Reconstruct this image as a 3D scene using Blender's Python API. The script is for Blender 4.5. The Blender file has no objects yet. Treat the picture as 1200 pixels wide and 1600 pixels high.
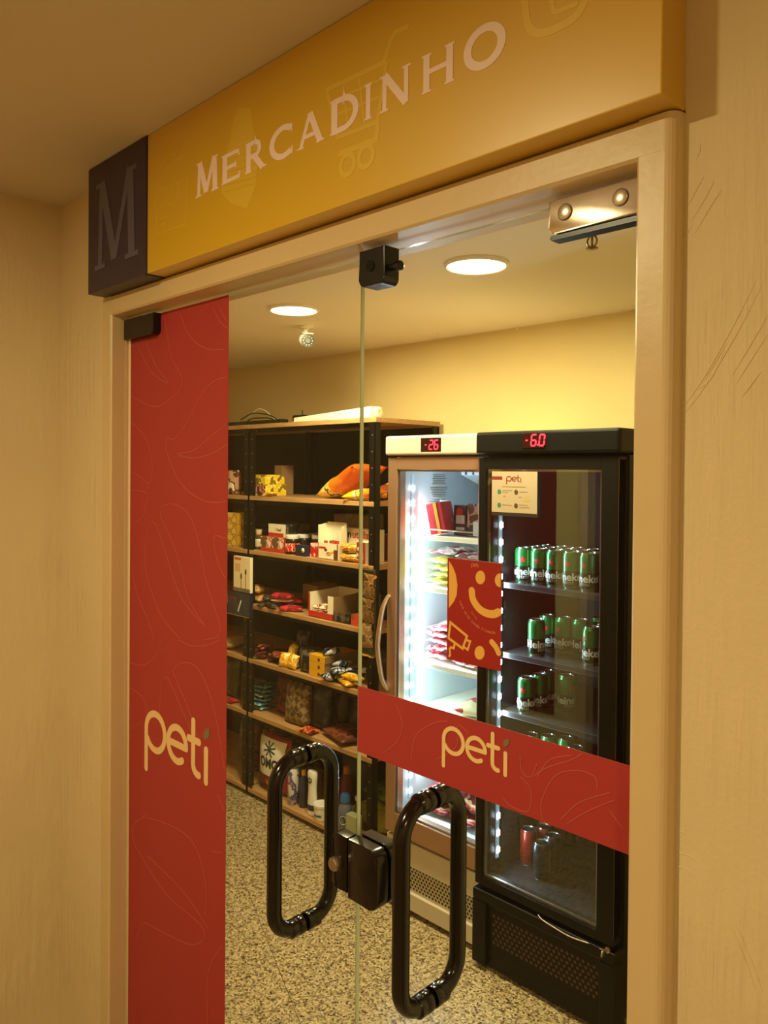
import bpy, bmesh, math, random
from mathutils import Vector, Matrix, noise
PI = math.pi
random.seed(7)
SC = bpy.context.scene
COL = SC.collection

# ------------------------------------------------------------------ camera
CAM = Vector((0, -0.988, 1.76))
F_PX, YAW, PITCH, ROLL, SHIFT = 1213.1, math.radians(44.8917), math.radians(-0.7153), math.radians(0.4797), -49.74
f0 = Vector((-math.sin(YAW), math.cos(YAW), 0)); r0 = Vector((math.cos(YAW), math.sin(YAW), 0)); u0 = Vector((0, 0, 1))
FW = f0*math.cos(PITCH) + u0*math.sin(PITCH); UP = -f0*math.sin(PITCH) + u0*math.cos(PITCH)
RT = r0*math.cos(ROLL) + UP*math.sin(ROLL); UP = -r0*math.sin(ROLL) + UP*math.cos(ROLL)
cd = bpy.data.cameras.new('camera'); cam = bpy.data.objects.new('camera', cd); COL.objects.link(cam)
cd.sensor_width = 36; cd.sensor_fit = 'AUTO'; cd.lens = F_PX/1600*36; cd.shift_y = SHIFT/1600; cd.clip_start = .02
cam.matrix_world = Matrix(((RT.x, UP.x, -FW.x, CAM.x), (RT.y, UP.y, -FW.y, CAM.y), (RT.z, UP.z, -FW.z, CAM.z), (0, 0, 0, 1)))
SC.camera = cam

# ------------------------------------------------------------------ world and exposure
SC.view_settings.view_transform = 'Standard'; SC.view_settings.look = 'None'
SC.view_settings.exposure = 0.0; SC.view_settings.gamma = 1.0; SC.view_settings.use_curve_mapping = False
W = bpy.data.worlds.new('world'); SC.world = W; W.use_nodes = True
W.node_tree.nodes['Background'].inputs[0].default_value = (.05, .04, .03, 1)
W.node_tree.nodes['Background'].inputs[1].default_value = .3
WARM = (1.0, .86, .47); COOL = (.66, .88, 1.0)
SHOP_W = 31.0; CORR_W = 27; CORR2_W = 23; LED_E = 30.0; DISC_E = 9.0

def at(px, py, X=None, Y=None, Z=None):
    """the point on the plane X=, Y= or Z= that the photograph shows at this pixel"""
    d = FW + RT*((px-600)/F_PX) - UP*((py-800-SHIFT)/F_PX)
    t = (X-CAM.x)/d.x if X is not None else (Y-CAM.y)/d.y if Y is not None else (Z-CAM.z)/d.z
    return CAM + d*t

# ------------------------------------------------------------------ object helpers
def link(o): COL.objects.link(o); return o
def tag(o, label=None, cat=None, group=None, kind=None):
    if label: o['label'] = label
    if cat: o['category'] = cat
    if group: o['group'] = group
    if kind: o['kind'] = kind
    return o
def thing(name, label, cat, loc=(0, 0, 0), rz=0, group=None):
    o = link(bpy.data.objects.new(name, None)); o.empty_display_size = .05
    o.location = loc; o.rotation_euler = (0, 0, rz)
    return tag(o, label, cat, group)
def obj(name, bm, mats, parent=None, loc=(0, 0, 0), rot=(0, 0, 0), smooth=False, label=None):
    me = bpy.data.meshes.new(name)
    bmesh.ops.recalc_face_normals(bm, faces=bm.faces)
    bm.to_mesh(me); bm.free()
    if not isinstance(mats, (list, tuple)): mats = [mats]
    for m in mats: me.materials.append(m)
    if smooth:
        for p in me.polygons: p.use_smooth = True
        try: me.set_sharp_from_angle(angle=math.radians(35))
        except Exception: pass
    o = link(bpy.data.objects.new(name, me)); o.location = loc; o.rotation_euler = rot
    if parent: o.parent = parent
    if label: o['label'] = label
    return o
def copy_tree(o, parent=None):
    c = link(o.copy())
    if parent is not None: c.parent = parent
    for ch in list(o.children): copy_tree(ch, c)
    return c

# ------------------------------------------------------------------ mesh helpers
def newbm(): return bmesh.new()
def box(bm, x0, x1, y0, y1, z0, z1, bev=0, mi=0, seg=2):
    t = bmesh.new()
    r = bmesh.ops.create_cube(t, size=1)
    for v in t.verts:
        v.co = Vector(((x0+x1)/2+v.co.x*(x1-x0), (y0+y1)/2+v.co.y*(y1-y0), (z0+z1)/2+v.co.z*(z1-z0)))
    if bev: bmesh.ops.bevel(t, geom=list(t.edges), offset=bev, segments=seg, affect='EDGES', profile=.5)
    merge(bm, t, mi); return bm
def merge(bm, t, mi=None, mat=None):
    vm = {}
    for v in t.verts: vm[v] = bm.verts.new(mat @ v.co if mat else v.co)
    for f in t.faces:
        try:
            nf = bm.faces.new([vm[v] for v in f.verts]); nf.material_index = f.material_index if mi is None else mi; nf.smooth = f.smooth
        except ValueError: pass
    t.free()
def lathe(bm, prof, n=24, c=(0, 0, 0), axis='Z', mi=0):
    rings = []
    def P(r, h, a):
        x, y = r*math.cos(a), r*math.sin(a)
        if axis == 'Z': return Vector((c[0]+x, c[1]+y, c[2]+h))
        if axis == 'Y': return Vector((c[0]+x, c[1]+h, c[2]+y))
        return Vector((c[0]+h, c[1]+x, c[2]+y))
    for r, h in prof:
        if r < 1e-6: rings.append([bm.verts.new(P(0, h, 0))])
        else: rings.append([bm.verts.new(P(r, h, 2*PI*k/n)) for k in range(n)])
    for a, b in zip(rings, rings[1:]):
        for k in range(n):
            k2 = (k+1) % n
            vs = [a[k % len(a)], a[k2 % len(a)], b[k2 % len(b)], b[k % len(b)]]
            u = []
            for v in vs:
                if v not in u: u.append(v)
            if len(u) > 2:
                f = bm.faces.new(u); f.material_index = mi; f.smooth = True
    for ring in (rings[0], rings[-1]):
        if len(ring) > 2:
            f = bm.faces.new(ring); f.material_index = mi
    return bm
def spline(pts, n=8, closed=False):
    P = [Vector(p) for p in pts]; out = []; N = len(P)
    rng = range(N) if closed else range(N-1)
    for i in rng:
        if closed: a, b, c, d = P[(i-1) % N], P[i], P[(i+1) % N], P[(i+2) % N]
        else: a, b, c, d = P[max(i-1, 0)], P[i], P[i+1], P[min(i+2, N-1)]
        for k in range(n):
            t = k/n
            out.append(.5*((2*b) + (c-a)*t + (2*a-5*b+4*c-d)*t*t + (3*b-a-3*c+d)*t**3))
    if not closed: out.append(P[-1])
    return out
def tube(bm, pts, r, n=10, mi=0, cap=True):
    P = [Vector(p) for p in pts]; N = len(P)
    T = [(P[min(i+1, N-1)]-P[max(i-1, 0)]).normalized() for i in range(N)]
    ref = Vector((0, 0, 1)) if abs(T[0].z) < .9 else Vector((1, 0, 0))
    nrm = (ref - T[0]*ref.dot(T[0])).normalized(); rings = []
    for i in range(N):
        nrm = (nrm - T[i]*nrm.dot(T[i])).normalized(); bi = T[i].cross(nrm)
        rr = r[i] if isinstance(r, (list, tuple)) else r
        rings.append([bm.verts.new(P[i] + (nrm*math.cos(2*PI*k/n)+bi*math.sin(2*PI*k/n))*rr) for k in range(n)])
    for a, b in zip(rings, rings[1:]):
        for k in range(n):
            f = bm.faces.new([a[k], a[(k+1) % n], b[(k+1) % n], b[k]]); f.smooth = True; f.material_index = mi
    if cap: bm.faces.new(rings[0]).material_index = mi; bm.faces.new(rings[-1]).material_index = mi
    return bm
RB = [0]
def ribbon(bm, pts, w, fmap, h=.0006, closed=False, rnd=True, mi=0):
    """flat stroke of width w along 2-D points, raised by h; fmap(u, v, k) -> 3-D point (k: 0 back, 1 front)"""
    P = [Vector((p[0], p[1])) for p in pts]; N = len(P); L = []; R = []
    for i in range(N):
        if closed: a, b = P[i-1], P[(i+1) % N]
        else: a, b = P[max(i-1, 0)], P[min(i+1, N-1)]
        d1 = (P[i]-a) if (closed or i > 0) else (b-P[i]); d2 = (b-P[i]) if (closed or i < N-1) else (P[i]-a)
        d1 = d1.normalized(); d2 = d2.normalized(); d = (d1+d2)
        d = d.normalized() if d.length > 1e-6 else d1
        n = Vector((-d.y, d.x)); c = max(.35, n.dot(Vector((-d1.y, d1.x))))
        L.append(P[i]+n*(w/2/c)); R.append(P[i]-n*(w/2/c))
    RB[0] = (RB[0]+1) % 12; kf = 1+.04*RB[0]
    def V(p, k): return bm.verts.new(fmap(p.x, p.y, k*kf))
    lf = [V(p, 1) for p in L]; rf = [V(p, 1) for p in R]; lb = [V(p, 0) for p in L]; rb = [V(p, 0) for p in R]
    M = N if closed else N-1
    for i in range(M):
        j = (i+1) % N
        for q in ((lf[i], lf[j], rf[j], rf[i]), (lf[i], lf[j], lb[j], lb[i]), (rf[i], rf[j], rb[j], rb[i])):
            bm.faces.new(q).material_index = mi
    if not closed:
        for e, s in ((0, -1), (N-1, 1)):
            if rnd:
                d = (P[1]-P[0]) if e == 0 else (P[-1]-P[-2]); d = d.normalized()*s; n = Vector((-d.y, d.x))
                pts2 = [P[e] + (n*math.cos(t)+d*math.sin(t))*w/2 for t in [PI*k/8 for k in range(1, 8)]]
                a, b = (lf[e], rf[e]) if s == 1 else (rf[e], lf[e])
                ab, bb = (lb[e], rb[e]) if s == 1 else (rb[e], lb[e])
                mid = [V(p, 1) for p in pts2]; midb = [V(p, 0) for p in pts2]
                ring = [a]+mid+[b]; ringb = [ab]+midb+[bb]
                bm.faces.new(ring).material_index = mi
                for i in range(len(ring)-1): bm.faces.new((ring[i], ring[i+1], ringb[i+1], ringb[i])).material_index = mi
            else: bm.faces.new((lf[e], rf[e], rb[e], lb[e])).material_index = mi
    return bm
def poly(bm, pts, fmap, mi=0):
    a = [bm.verts.new(fmap(p[0], p[1], 1)) for p in pts]; b = [bm.verts.new(fmap(p[0], p[1], 0)) for p in pts]
    bm.faces.new(a).material_index = mi
    for i in range(len(a)): bm.faces.new((a[i], a[(i+1) % len(a)], b[(i+1) % len(a)], b[i])).material_index = mi
    return bm
def disc2(cx, cy, r, ry=None, n=28): return [(cx+r*math.cos(2*PI*k/n), cy+(ry or r)*math.sin(2*PI*k/n)) for k in range(n)]
def wallmap(X, Z, Y, s=1, h=.0008, flip=1):
    """drawing plane facing -Y (flip=1) or +Y (flip=-1)"""
    return lambda u, v, k: Vector((X+u*s*flip, Y-(h*k)*flip, Z+v*s))
def text_bm(body, size, bold=0.0, align='LEFT'):
    cu = bpy.data.curves.new('t', 'FONT'); cu.body = body; cu.size = size; cu.offset = bold; cu.align_x = align; cu.fill_mode = 'FRONT'; cu.resolution_u = 3
    o = link(bpy.data.objects.new('t', cu)); dg = bpy.context.evaluated_depsgraph_get(); dg.update()
    me = bpy.data.meshes.new_from_object(o.evaluated_get(dg)); bm = bmesh.new(); bm.from_mesh(me)
    bpy.data.objects.remove(o); bpy.data.curves.remove(cu); bpy.data.meshes.remove(me); return bm
def text_flat(bm, body, size, M, bold=0.0, align='LEFT', mi=0):
    t = text_bm(body, size, bold, align); merge(bm, t, mi, M); return bm
def facing(x, y, z, rz=0):   # text reading along +X on a plane that faces -Y, then turned about Z
    return Matrix.Translation((x, y, z)) @ Matrix.Rotation(rz, 4, 'Z') @ Matrix.Rotation(PI/2, 4, 'X')

# ------------------------------------------------------------------ materials
def lin(c):
    if isinstance(c, str): c = tuple(int(c[i:i+2], 16)/255 for i in (0, 2, 4))
    return tuple((x/12.92 if x <= .04045 else ((x+.055)/1.055)**2.4) for x in c)+(1,)
MATS = {}
def mat(name, col, rough=.5, metal=0, spec=.5, coat=0, emit=0, bump=None, var=0, trans=0):
    if name in MATS: return MATS[name]
    m = bpy.data.materials.new(name); m.use_nodes = True; nt = m.node_tree; b = nt.nodes['Principled BSDF']
    b.inputs['Base Color'].default_value = lin(col); b.inputs['Roughness'].default_value = rough; b.inputs['Metallic'].default_value = metal
    b.inputs['Specular IOR Level'].default_value = spec; b.inputs['Coat Weight'].default_value = coat
    if emit:
        b.inputs['Emission Color'].default_value = lin(col); b.inputs['Emission Strength'].default_value = emit
    tc = nt.nodes.new('ShaderNodeTexCoord')
    if var:
        n = nt.nodes.new('ShaderNodeTexNoise'); n.inputs['Scale'].default_value = 6; n.inputs['Detail'].default_value = 4
        nt.links.new(tc.outputs['Object'], n.inputs['Vector'])
        mx = nt.nodes.new('ShaderNodeMix'); mx.data_type = 'RGBA'
        c = lin(col); mx.inputs[6].default_value = tuple(x*(1-var) for x in c[:3])+(1,); mx.inputs[7].default_value = tuple(min(1, x*(1+var)) for x in c[:3])+(1,)
        nt.links.new(n.outputs['Fac'], mx.inputs[0]); nt.links.new(mx.outputs[2], b.inputs['Base Color'])
    if bump:
        n = nt.nodes.new('ShaderNodeTexNoise'); n.inputs['Scale'].default_value = bump[0]; n.inputs['Detail'].default_value = 6
        nt.links.new(tc.outputs['Object'], n.inputs['Vector'])
        bp = nt.nodes.new('ShaderNodeBump'); bp.inputs['Strength'].default_value = bump[1]; bp.inputs['Distance'].default_value = .004
        nt.links.new(n.outputs['Fac'], bp.inputs['Height']); nt.links.new(bp.outputs[0], b.inputs['Normal'])
    MATS[name] = m; return m
def pm(cols, scale=60, rough=.35, seed=0, metal=0):
    """printed packaging: patches of a few ink colours"""
    key = 'print_'+'_'.join(cols)+str(scale)+str(seed)
    if key in MATS: return MATS[key]
    m = bpy.data.materials.new('printed_film'); m.use_nodes = True; nt = m.node_tree; b = nt.nodes['Principled BSDF']
    tc = nt.nodes.new('ShaderNodeTexCoord'); mp = nt.nodes.new('ShaderNodeMapping'); mp.inputs['Location'].default_value = (seed*.37, seed*.11, seed*.23)
    nz = nt.nodes.new('ShaderNodeTexNoise'); nz.inputs['Scale'].default_value = scale*.5; nz.inputs['Detail'].default_value = 2
    rp = nt.nodes.new('ShaderNodeValToRGB'); rp.color_ramp.interpolation = 'CONSTANT'
    nt.links.new(tc.outputs['Object'], mp.inputs[0]); nt.links.new(mp.outputs[0], nz.inputs['Vector']); nt.links.new(nz.outputs['Fac'], rp.inputs[0])
    el = rp.color_ramp.elements; k = len(cols)
    pos = [0] + [.40+.22*i/max(1, k-1) for i in range(1, k)]
    pos = [0] + [.5 - .10 + .2*(i)/(k) for i in range(1, k)]
    while len(el) < k: el.new(.5)
    for e, p, c in zip(el, pos, cols): e.position = p; e.color = lin(c)
    nt.links.new(rp.outputs[0], b.inputs['Base Color']); b.inputs['Roughness'].default_value = rough; b.inputs['Metallic'].default_value = metal
    MATS[key] = m; return m
def mk_plaster(name, col, strength=.5):
    m = bpy.data.materials.new(name); m.use_nodes = True; nt = m.node_tree; b = nt.nodes['Principled BSDF']; L = nt.links.new
    g = nt.nodes.new('ShaderNodeNewGeometry')
    def noise_(scale, rot, stretch, det=5, dist=0):
        mp = nt.nodes.new('ShaderNodeMapping'); mp.inputs['Rotation'].default_value = rot; mp.inputs['Scale'].default_value = stretch
        n = nt.nodes.new('ShaderNodeTexNoise'); n.inputs['Scale'].default_value = scale; n.inputs['Detail'].default_value = det; n.inputs['Distortion'].default_value = dist
        L(g.outputs['Position'], mp.inputs[0]); L(mp.outputs[0], n.inputs['Vector']); return n
    def math_(op, a, b_=None):
        n = nt.nodes.new('ShaderNodeMath'); n.operation = op
        for i, x in enumerate((a, b_)):
            if x is None: continue
            if isinstance(x, (int, float)): n.inputs[i].default_value = x
            else: L(x, n.inputs[i])
        return n.outputs[0]
    big = noise_(2.2, (0, .3, 0), (1, 1, 1), 3, .6)
    st1 = noise_(14, (0, .62, 0), (6, 3, .35), 4)      # brush strokes leaning right
    st2 = noise_(12, (0, -.8, 0), (5, 3, .4), 4)       # strokes leaning left
    fine = noise_(120, (0, 0, 0), (1, 1, 1), 3)
    mk = nt.nodes.new('ShaderNodeMapRange'); mk.inputs[1].default_value = .46; mk.inputs[2].default_value = .56; L(big.outputs['Fac'], mk.inputs[0])
    mix = nt.nodes.new('ShaderNodeMix'); L(mk.outputs[0], mix.inputs[0]); L(st1.outputs['Fac'], mix.inputs[2]); L(st2.outputs['Fac'], mix.inputs[3])
    big2 = noise_(3.1, (0, 1.1, 0), (1, 1, 1), 2, .4)
    mk2 = nt.nodes.new('ShaderNodeMapRange'); mk2.inputs[1].default_value = .42; mk2.inputs[2].default_value = .62; L(big2.outputs['Fac'], mk2.inputs[0])
    h = math_('MULTIPLY', mix.outputs[0], mk2.outputs[0])
    h = math_('ADD', h, math_('MULTIPLY', fine.outputs['Fac'], .12)); h = math_('ADD', h, math_('MULTIPLY', big.outputs['Fac'], .8))
    bp = nt.nodes.new('ShaderNodeBump'); bp.inputs['Strength'].default_value = strength; bp.inputs['Distance'].default_value = .006
    L(h, bp.inputs['Height']); L(bp.outputs[0], b.inputs['Normal'])
    mx = nt.nodes.new('ShaderNodeMix'); mx.data_type = 'RGBA'; c = lin(col)
    mx.inputs[6].default_value = tuple(x*.9 for x in c[:3])+(1,); mx.inputs[7].default_value = tuple(min(1, x*1.06) for x in c[:3])+(1,)
    L(big.outputs['Fac'], mx.inputs[0]); L(mx.outputs[2], b.inputs['Base Color']); b.inputs['Roughness'].default_value = .75; b.inputs['Specular IOR Level'].default_value = .25
    return m
def mk_floor():
    m = bpy.data.materials.new('granite_tiles'); m.use_nodes = True; nt = m.node_tree; b = nt.nodes['Principled BSDF']; L = nt.links.new
    g = nt.nodes.new('ShaderNodeNewGeometry')
    v = nt.nodes.new('ShaderNodeTexVoronoi'); v.inputs['Scale'].default_value = 170; L(g.outputs['Position'], v.inputs['Vector'])
    sp = nt.nodes.new('ShaderNodeSeparateColor'); L(v.outputs['Color'], sp.inputs[0])
    rp = nt.nodes.new('ShaderNodeValToRGB'); rp.color_ramp.interpolation = 'CONSTANT'; el = rp.color_ramp.elements
    cols = [(0, '4a3a24'), (.08, '7a6848'), (.22, 'a89470'), (.55, 'b8a47c'), (.80, 'c4b28c'), (.93, '8a7450')]
    while len(el) < len(cols): el.new(.5)
    for e, (p, c) in zip(el, cols): e.position = p; e.color = lin(c)
    L(sp.outputs[0], rp.inputs[0])
    n = nt.nodes.new('ShaderNodeTexNoise'); n.inputs['Scale'].default_value = 45; n.inputs['Detail'].default_value = 5; L(g.outputs['Position'], n.inputs['Vector'])
    r2 = nt.nodes.new('ShaderNodeValToRGB'); r2.color_ramp.elements[0].position = .36; r2.color_ramp.elements[0].color = (.5, .45, .4, 1); r2.color_ramp.elements[1].position = .5; r2.color_ramp.elements[1].color = (1, 1, 1, 1)
    L(n.outputs['Fac'], r2.inputs[0])
    ml = nt.nodes.new('ShaderNodeMix'); ml.data_type = 'RGBA'; ml.blend_type = 'MULTIPLY'; ml.inputs[0].default_value = 1; L(rp.outputs[0], ml.inputs[6]); L(r2.outputs[0], ml.inputs[7])
    def dot(vx, vy, off):
        d = nt.nodes.new('ShaderNodeVectorMath'); d.operation = 'DOT_PRODUCT'; L(g.outputs['Position'], d.inputs[0]); d.inputs[1].default_value = (vx, vy, 0)
        a = nt.nodes.new('ShaderNodeMath'); a.operation = 'ADD'; L(d.outputs['Value'], a.inputs[0]); a.inputs[1].default_value = -off+40
        p = nt.nodes.new('ShaderNodeMath'); p.operation = 'DIVIDE'; L(a.outputs[0], p.inputs[0]); p.inputs[1].default_value = .4
        q = nt.nodes.new('ShaderNodeMath'); q.operation = 'FRACT'; L(p.outputs[0], q.inputs[0])
        s = nt.nodes.new('ShaderNodeMath'); s.operation = 'LESS_THAN'; L(q.outputs[0], s.inputs[0]); s.inputs[1].default_value = .006
        return s
    a = dot(.403, .915, -.25); c = dot(.915, -.403, -2.064)
    mxx = nt.nodes.new('ShaderNodeMath'); mxx.operation = 'MAXIMUM'; L(a.outputs[0], mxx.inputs[0]); L(c.outputs[0], mxx.inputs[1])
    m3 = nt.nodes.new('ShaderNodeMix'); m3.data_type = 'RGBA'; L(mxx.outputs[0], m3.inputs[0]); L(ml.outputs[2], m3.inputs[6]); m3.inputs[7].default_value = lin('5c4c38')
    L(m3.outputs[2], b.inputs['Base Color']); b.inputs['Roughness'].default_value = .38
    return m
def mk_glass(name, tint=(.93, .96, .94), ior=1.5, rough=0.0):
    m = bpy.data.materials.new(name); m.use_nodes = True; nt = m.node_tree; nt.nodes.clear(); L = nt.links.new
    o = nt.nodes.new('ShaderNodeOutputMaterial'); t = nt.nodes.new('ShaderNodeBsdfTransparent'); t.inputs[0].default_value = tint+(1,)
    g = nt.nodes.new('ShaderNodeBsdfGlossy'); g.inputs['Roughness'].default_value = rough; g.inputs[0].default_value = (1, 1, 1, 1)
    lw = nt.nodes.new('ShaderNodeLayerWeight'); pw = nt.nodes.new('ShaderNodeMath'); pw.operation = 'POWER'; L(lw.outputs['Facing'], pw.inputs[0]); pw.inputs[1].default_value = 5
    f = nt.nodes.new('ShaderNodeMath'); f.operation = 'MULTIPLY_ADD'; L(pw.outputs[0], f.inputs[0]); F0 = ((ior-1)/(ior+1))**2; f.inputs[1].default_value = 1-F0; f.inputs[2].default_value = F0
    mx = nt.nodes.new('ShaderNodeMixShader'); L(f.outputs[0], mx.inputs[0]); L(t.outputs[0], mx.inputs[1]); L(g.outputs[0], mx.inputs[2]); L(mx.outputs[0], o.inputs[0])
    return m
def mk_wood(name, c1, c2):
    m = bpy.data.materials.new(name); m.use_nodes = True; nt = m.node_tree; b = nt.nodes['Principled BSDF']; L = nt.links.new
    tc = nt.nodes.new('ShaderNodeTexCoord'); mp = nt.nodes.new('ShaderNodeMapping'); mp.inputs['Scale'].default_value = (1.2, 14, 14)
    n = nt.nodes.new('ShaderNodeTexNoise'); n.inputs['Scale'].default_value = 6; n.inputs['Detail'].default_value = 6
    L(tc.outputs['Object'], mp.inputs[0]); L(mp.outputs[0], n.inputs['Vector'])
    r = nt.nodes.new('ShaderNodeValToRGB'); r.color_ramp.elements[0].position = .35; r.color_ramp.elements[0].color = lin(c1); r.color_ramp.elements[1].position = .7; r.color_ramp.elements[1].color = lin(c2)
    L(n.outputs['Fac'], r.inputs[0]); L(r.outputs[0], b.inputs['Base Color']); b.inputs['Roughness'].default_value = .45
    return m
PLASTER = mk_plaster('plaster', 'dcc49a', .8)
WALLIN = mat('shop_wall_paint', 'dcc68e', .8, bump=(60, .12), var=.04)
CEILM = mat('ceiling_paint', 'd8c8b0', .85, bump=(8, .15), var=.03)
CEILIN = mat('shop_ceiling_paint', 'eee2cc', .7, bump=(8, .15), var=.02)
FRAME = mat('frame_paint', 'd2b688', .38, bump=(22, .25), var=.05)
FLOORM = mk_floor()
GLASS = mk_glass('door_glass', (.93, .955, .94), 1.22)
FGLASS = mk_glass('cooler_glass', (.93, .95, .95), 1.30)
FGLASSD = mk_glass('dark_cooler_glass', (.90, .91, .90), 1.62)
EDGE = mat('glass_edge', 'd2dcc4', .12, spec=.9)
REDFILM = mat('red_vinyl', 'a83634', .5, spec=.3)
LINEFILM = mat('vinyl_line_print', 'b8554c', .55, spec=.2)
CREAM = mat('cream_vinyl', 'ecc48a', .5, spec=.2)
YEL = mat('sign_yellow', 'd4a600', .45, spec=.5, coat=1.0)
YEL.node_tree.nodes['Principled BSDF'].inputs['Coat Roughness'].default_value = .33; YEL.node_tree.nodes['Principled BSDF'].inputs['Coat IOR'].default_value = 1.7
YEL2 = mat('sign_yellow_print', 'dcb428', .45, coat=1.0)
YEL2.node_tree.nodes['Principled BSDF'].inputs['Coat Roughness'].default_value = .33; YEL2.node_tree.nodes['Principled BSDF'].inputs['Coat IOR'].default_value = 1.7
YELD = mat('sign_yellow_edge', 'b08410', .45)
PURP = mat('sign_plum', '34283c', .4); PURP2 = mat('sign_plum_letter', '565066', .4)
SIGNLET = mat('sign_letter', 'f2d6d0', .45)
BLK = mat('black_plastic', '0c0b0a', .35); BLKM = mat('black_powder_coat', '060606', .45, spec=.22)
BLKGLOSS = mat('dark_bronze_gloss', '120805', .17, spec=.45)
CHROME = mat('brushed_chrome', 'dccbb8', .27, metal=1, bump=(40, .05))
STEEL = mat('satin_steel', 'b4a596', .35, metal=1)
ALU = mat('anodised_aluminium', 'b08c74', .42, metal=.75)
WHITE = mat('white_enamel', 'cfc3ac', .35); WHITEP = mat('white_plastic', 'efe7d6', .4)
LINER = mat('white_liner', 'd4e0e8', .4); LINERD = mat('dark_liner', '161516', .5)
BOARD = mk_wood('shelf_board', 'a87c4e', 'c49a66')
BACKM = mat('black_panel', '040404', .7, spec=.15)
LEDM = mat('led_dot', 'dff2ff', emit=LED_E); LEDBAR = mat('led_bar', 'a8c4d8', .4, emit=.5)
DISC = mat('lamp_diffuser', 'ffe3b0', emit=DISC_E)
REDLED = mat('red_display_digit', 'ff2038', emit=5); DARKDISP = mat('display_window', '240406', .2)
SMOKE = mat('dark_grey_print', '3a3a3c', .5)
PAPER = mat('paper', 'a8957a', .7)
INKR = mat('dark_red_ink', '7a1c18', .6); INKG = mat('green_ink', '2e6a54', .6); INKB = mat('brown_ink', '4a3018', .6); INKGR = mat('grey_ink', '8a7858', .7)
POSTR = mat('poster_red', '9c1a18', .45); POSTY = mat('poster_yellow', 'e6ac50', .45); POSTP = mat('poster_pink_ink', 'd07858', .5)

# ------------------------------------------------------------------ setting
XR, XL = -.35, -4.62          # shop side walls
YI, YB = .045, 1.92           # inner face of the front wall, back wall
WO = -.035                    # outer face of the front wall
OPX0, OPX1, OPZ = -1.935, -.478, 2.158
CZ, CI = 2.53, 2.41
def structure(name, bm, m): return tag(obj(name, bm, m), kind='structure')
structure('floor', box(newbm(), -4.7, 2.1, -2.9, 2.0, -.08, 0), FLOORM)
structure('ceiling', box(newbm(), -2.35, 2.1, -2.9, WO, CZ, CZ+.06), CEILM)
structure('ceiling.001', box(newbm(), -4.7, -.3, YI, 2.0, CI, CI+.06), CEILIN)
b = newbm()
FX0, FX1 = -1.99, -.424       # outer limits of the door trim
box(b, -2.35, FX0, WO, YI, 0, CZ); box(b, FX1, 2.1, WO, YI, 0, CZ); box(b, FX0, FX1, WO, YI, 2.215, CZ)
structure('wall_front', b, PLASTER)
b = newbm(); box(b, -4.7, FX0-.001, YI, YI+.012, 0, CI); box(b, FX1+.001, XR+.05, YI, YI+.012, 0, CI); box(b, FX0-.001, FX1+.001, YI, YI+.012, 2.215, CI)
structure('wall_shop_front', b, WALLIN)
structure('wall_left', box(newbm(), -2.36, -2.305, -2.9, WO, 0, CZ), PLASTER)
structure('wall_right', box(newbm(), 2.1, 2.15, -2.9, WO, 0, CZ), PLASTER)
structure('wall_corridor_back', box(newbm(), -2.35, 2.1, -2.96, -2.9, 0, CZ), PLASTER)
structure('wall_back', box(newbm(), -4.7, XR+.05, YB, 1.98, 0, CI), WALLIN)
structure('wall_shop_left', box(newbm(), -4.68, XL, YI+.012, YB, 0, CI), WALLIN)
structure('wall_shop_right', box(newbm(), XR, XR+.05, YI+.012, YB, 0, CI), WALLIN)
# ridges the trowel left in the plaster right of the door
def ridge(pts, w):
    bm = newbm(); q = [at(p[0], p[1], Y=WO) for p in pts]; q = spline([Vector((v.x, 0, v.z)) for v in q], 6); n = len(q)
    tube(bm, [Vector((v.x, WO, v.z)) for v in q], [w*(.35+.65*math.sin(PI*i/(n-1))) for i in range(n)], 6)
    o = obj('trowel_ridge', bm, PLASTER, WF, smooth=True); o.scale = (1, 1, 1)
WF = [o for o in COL.objects if o.name == 'wall_front'][0]
for pts in ([(1062, 642), (1095, 598), (1140, 520), (1182, 438)], [(1068, 648), (1104, 600), (1152, 520), (1190, 446)], [(1090, 610), (1112, 590), (1132, 548)], [(1100, 596), (1136, 536)], [(1092, 222), (1094, 234), (1088, 250)],
            [(1070, 330), (1092, 290), (1100, 276)], [(1078, 350), (1104, 306), (1116, 282)], [(1085, 366), (1112, 320), (1128, 296)], [(1064, 380), (1082, 352)], [(1150, 600), (1175, 560), (1200, 522)], [(1142, 590), (1178, 530), (1200, 492)], [(1158, 622), (1190, 580)],
            [(1052, 1330), (1082, 1340), (1110, 1365)], [(1050, 1350), (1080, 1362), (1105, 1392)], [(1140, 1440), (1165, 1500), (1185, 1560)], [(1148, 1440), (1174, 1500), (1192, 1552)], [(1060, 1298), (1072, 1302)]):
    ridge(pts, .0009)
# painted door trim with rounded outer corner
b = newbm()
def trim_profile(bm, pts2, ext0, ext1, vertical, mi=0):
    a = [bm.verts.new(Vector((p[0], p[1], ext0))) if vertical else bm.verts.new(Vector((ext0, p[1], p[0]))) for p in pts2]
    c = [bm.verts.new(Vector((p[0], p[1], ext1))) if vertical else bm.verts.new(Vector((ext1, p[1], p[0]))) for p in pts2]
    n = len(a); bm.faces.new(a); bm.faces.new(c)
    for i in range(n): bm.faces.new((a[i], a[(i+1) % n], c[(i+1) % n], c[i]))
def rounded(inner, outer, yf, yb, r):
    s = 1 if outer > inner else -1
    arc = [(outer-s*r+s*r*math.sin(t), yf+r*1.25-r*1.25*math.cos(t)) for t in [PI/2*k/6 for k in range(7)]]
    e = .004
    return [(inner, yb), (inner, yf+e), (inner+s*e, yf)] + arc + [(outer, yb)]
trim_profile(b, rounded(OPX1, FX1, -.057, YI+.012, .016), 0, 2.2085, True)
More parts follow.
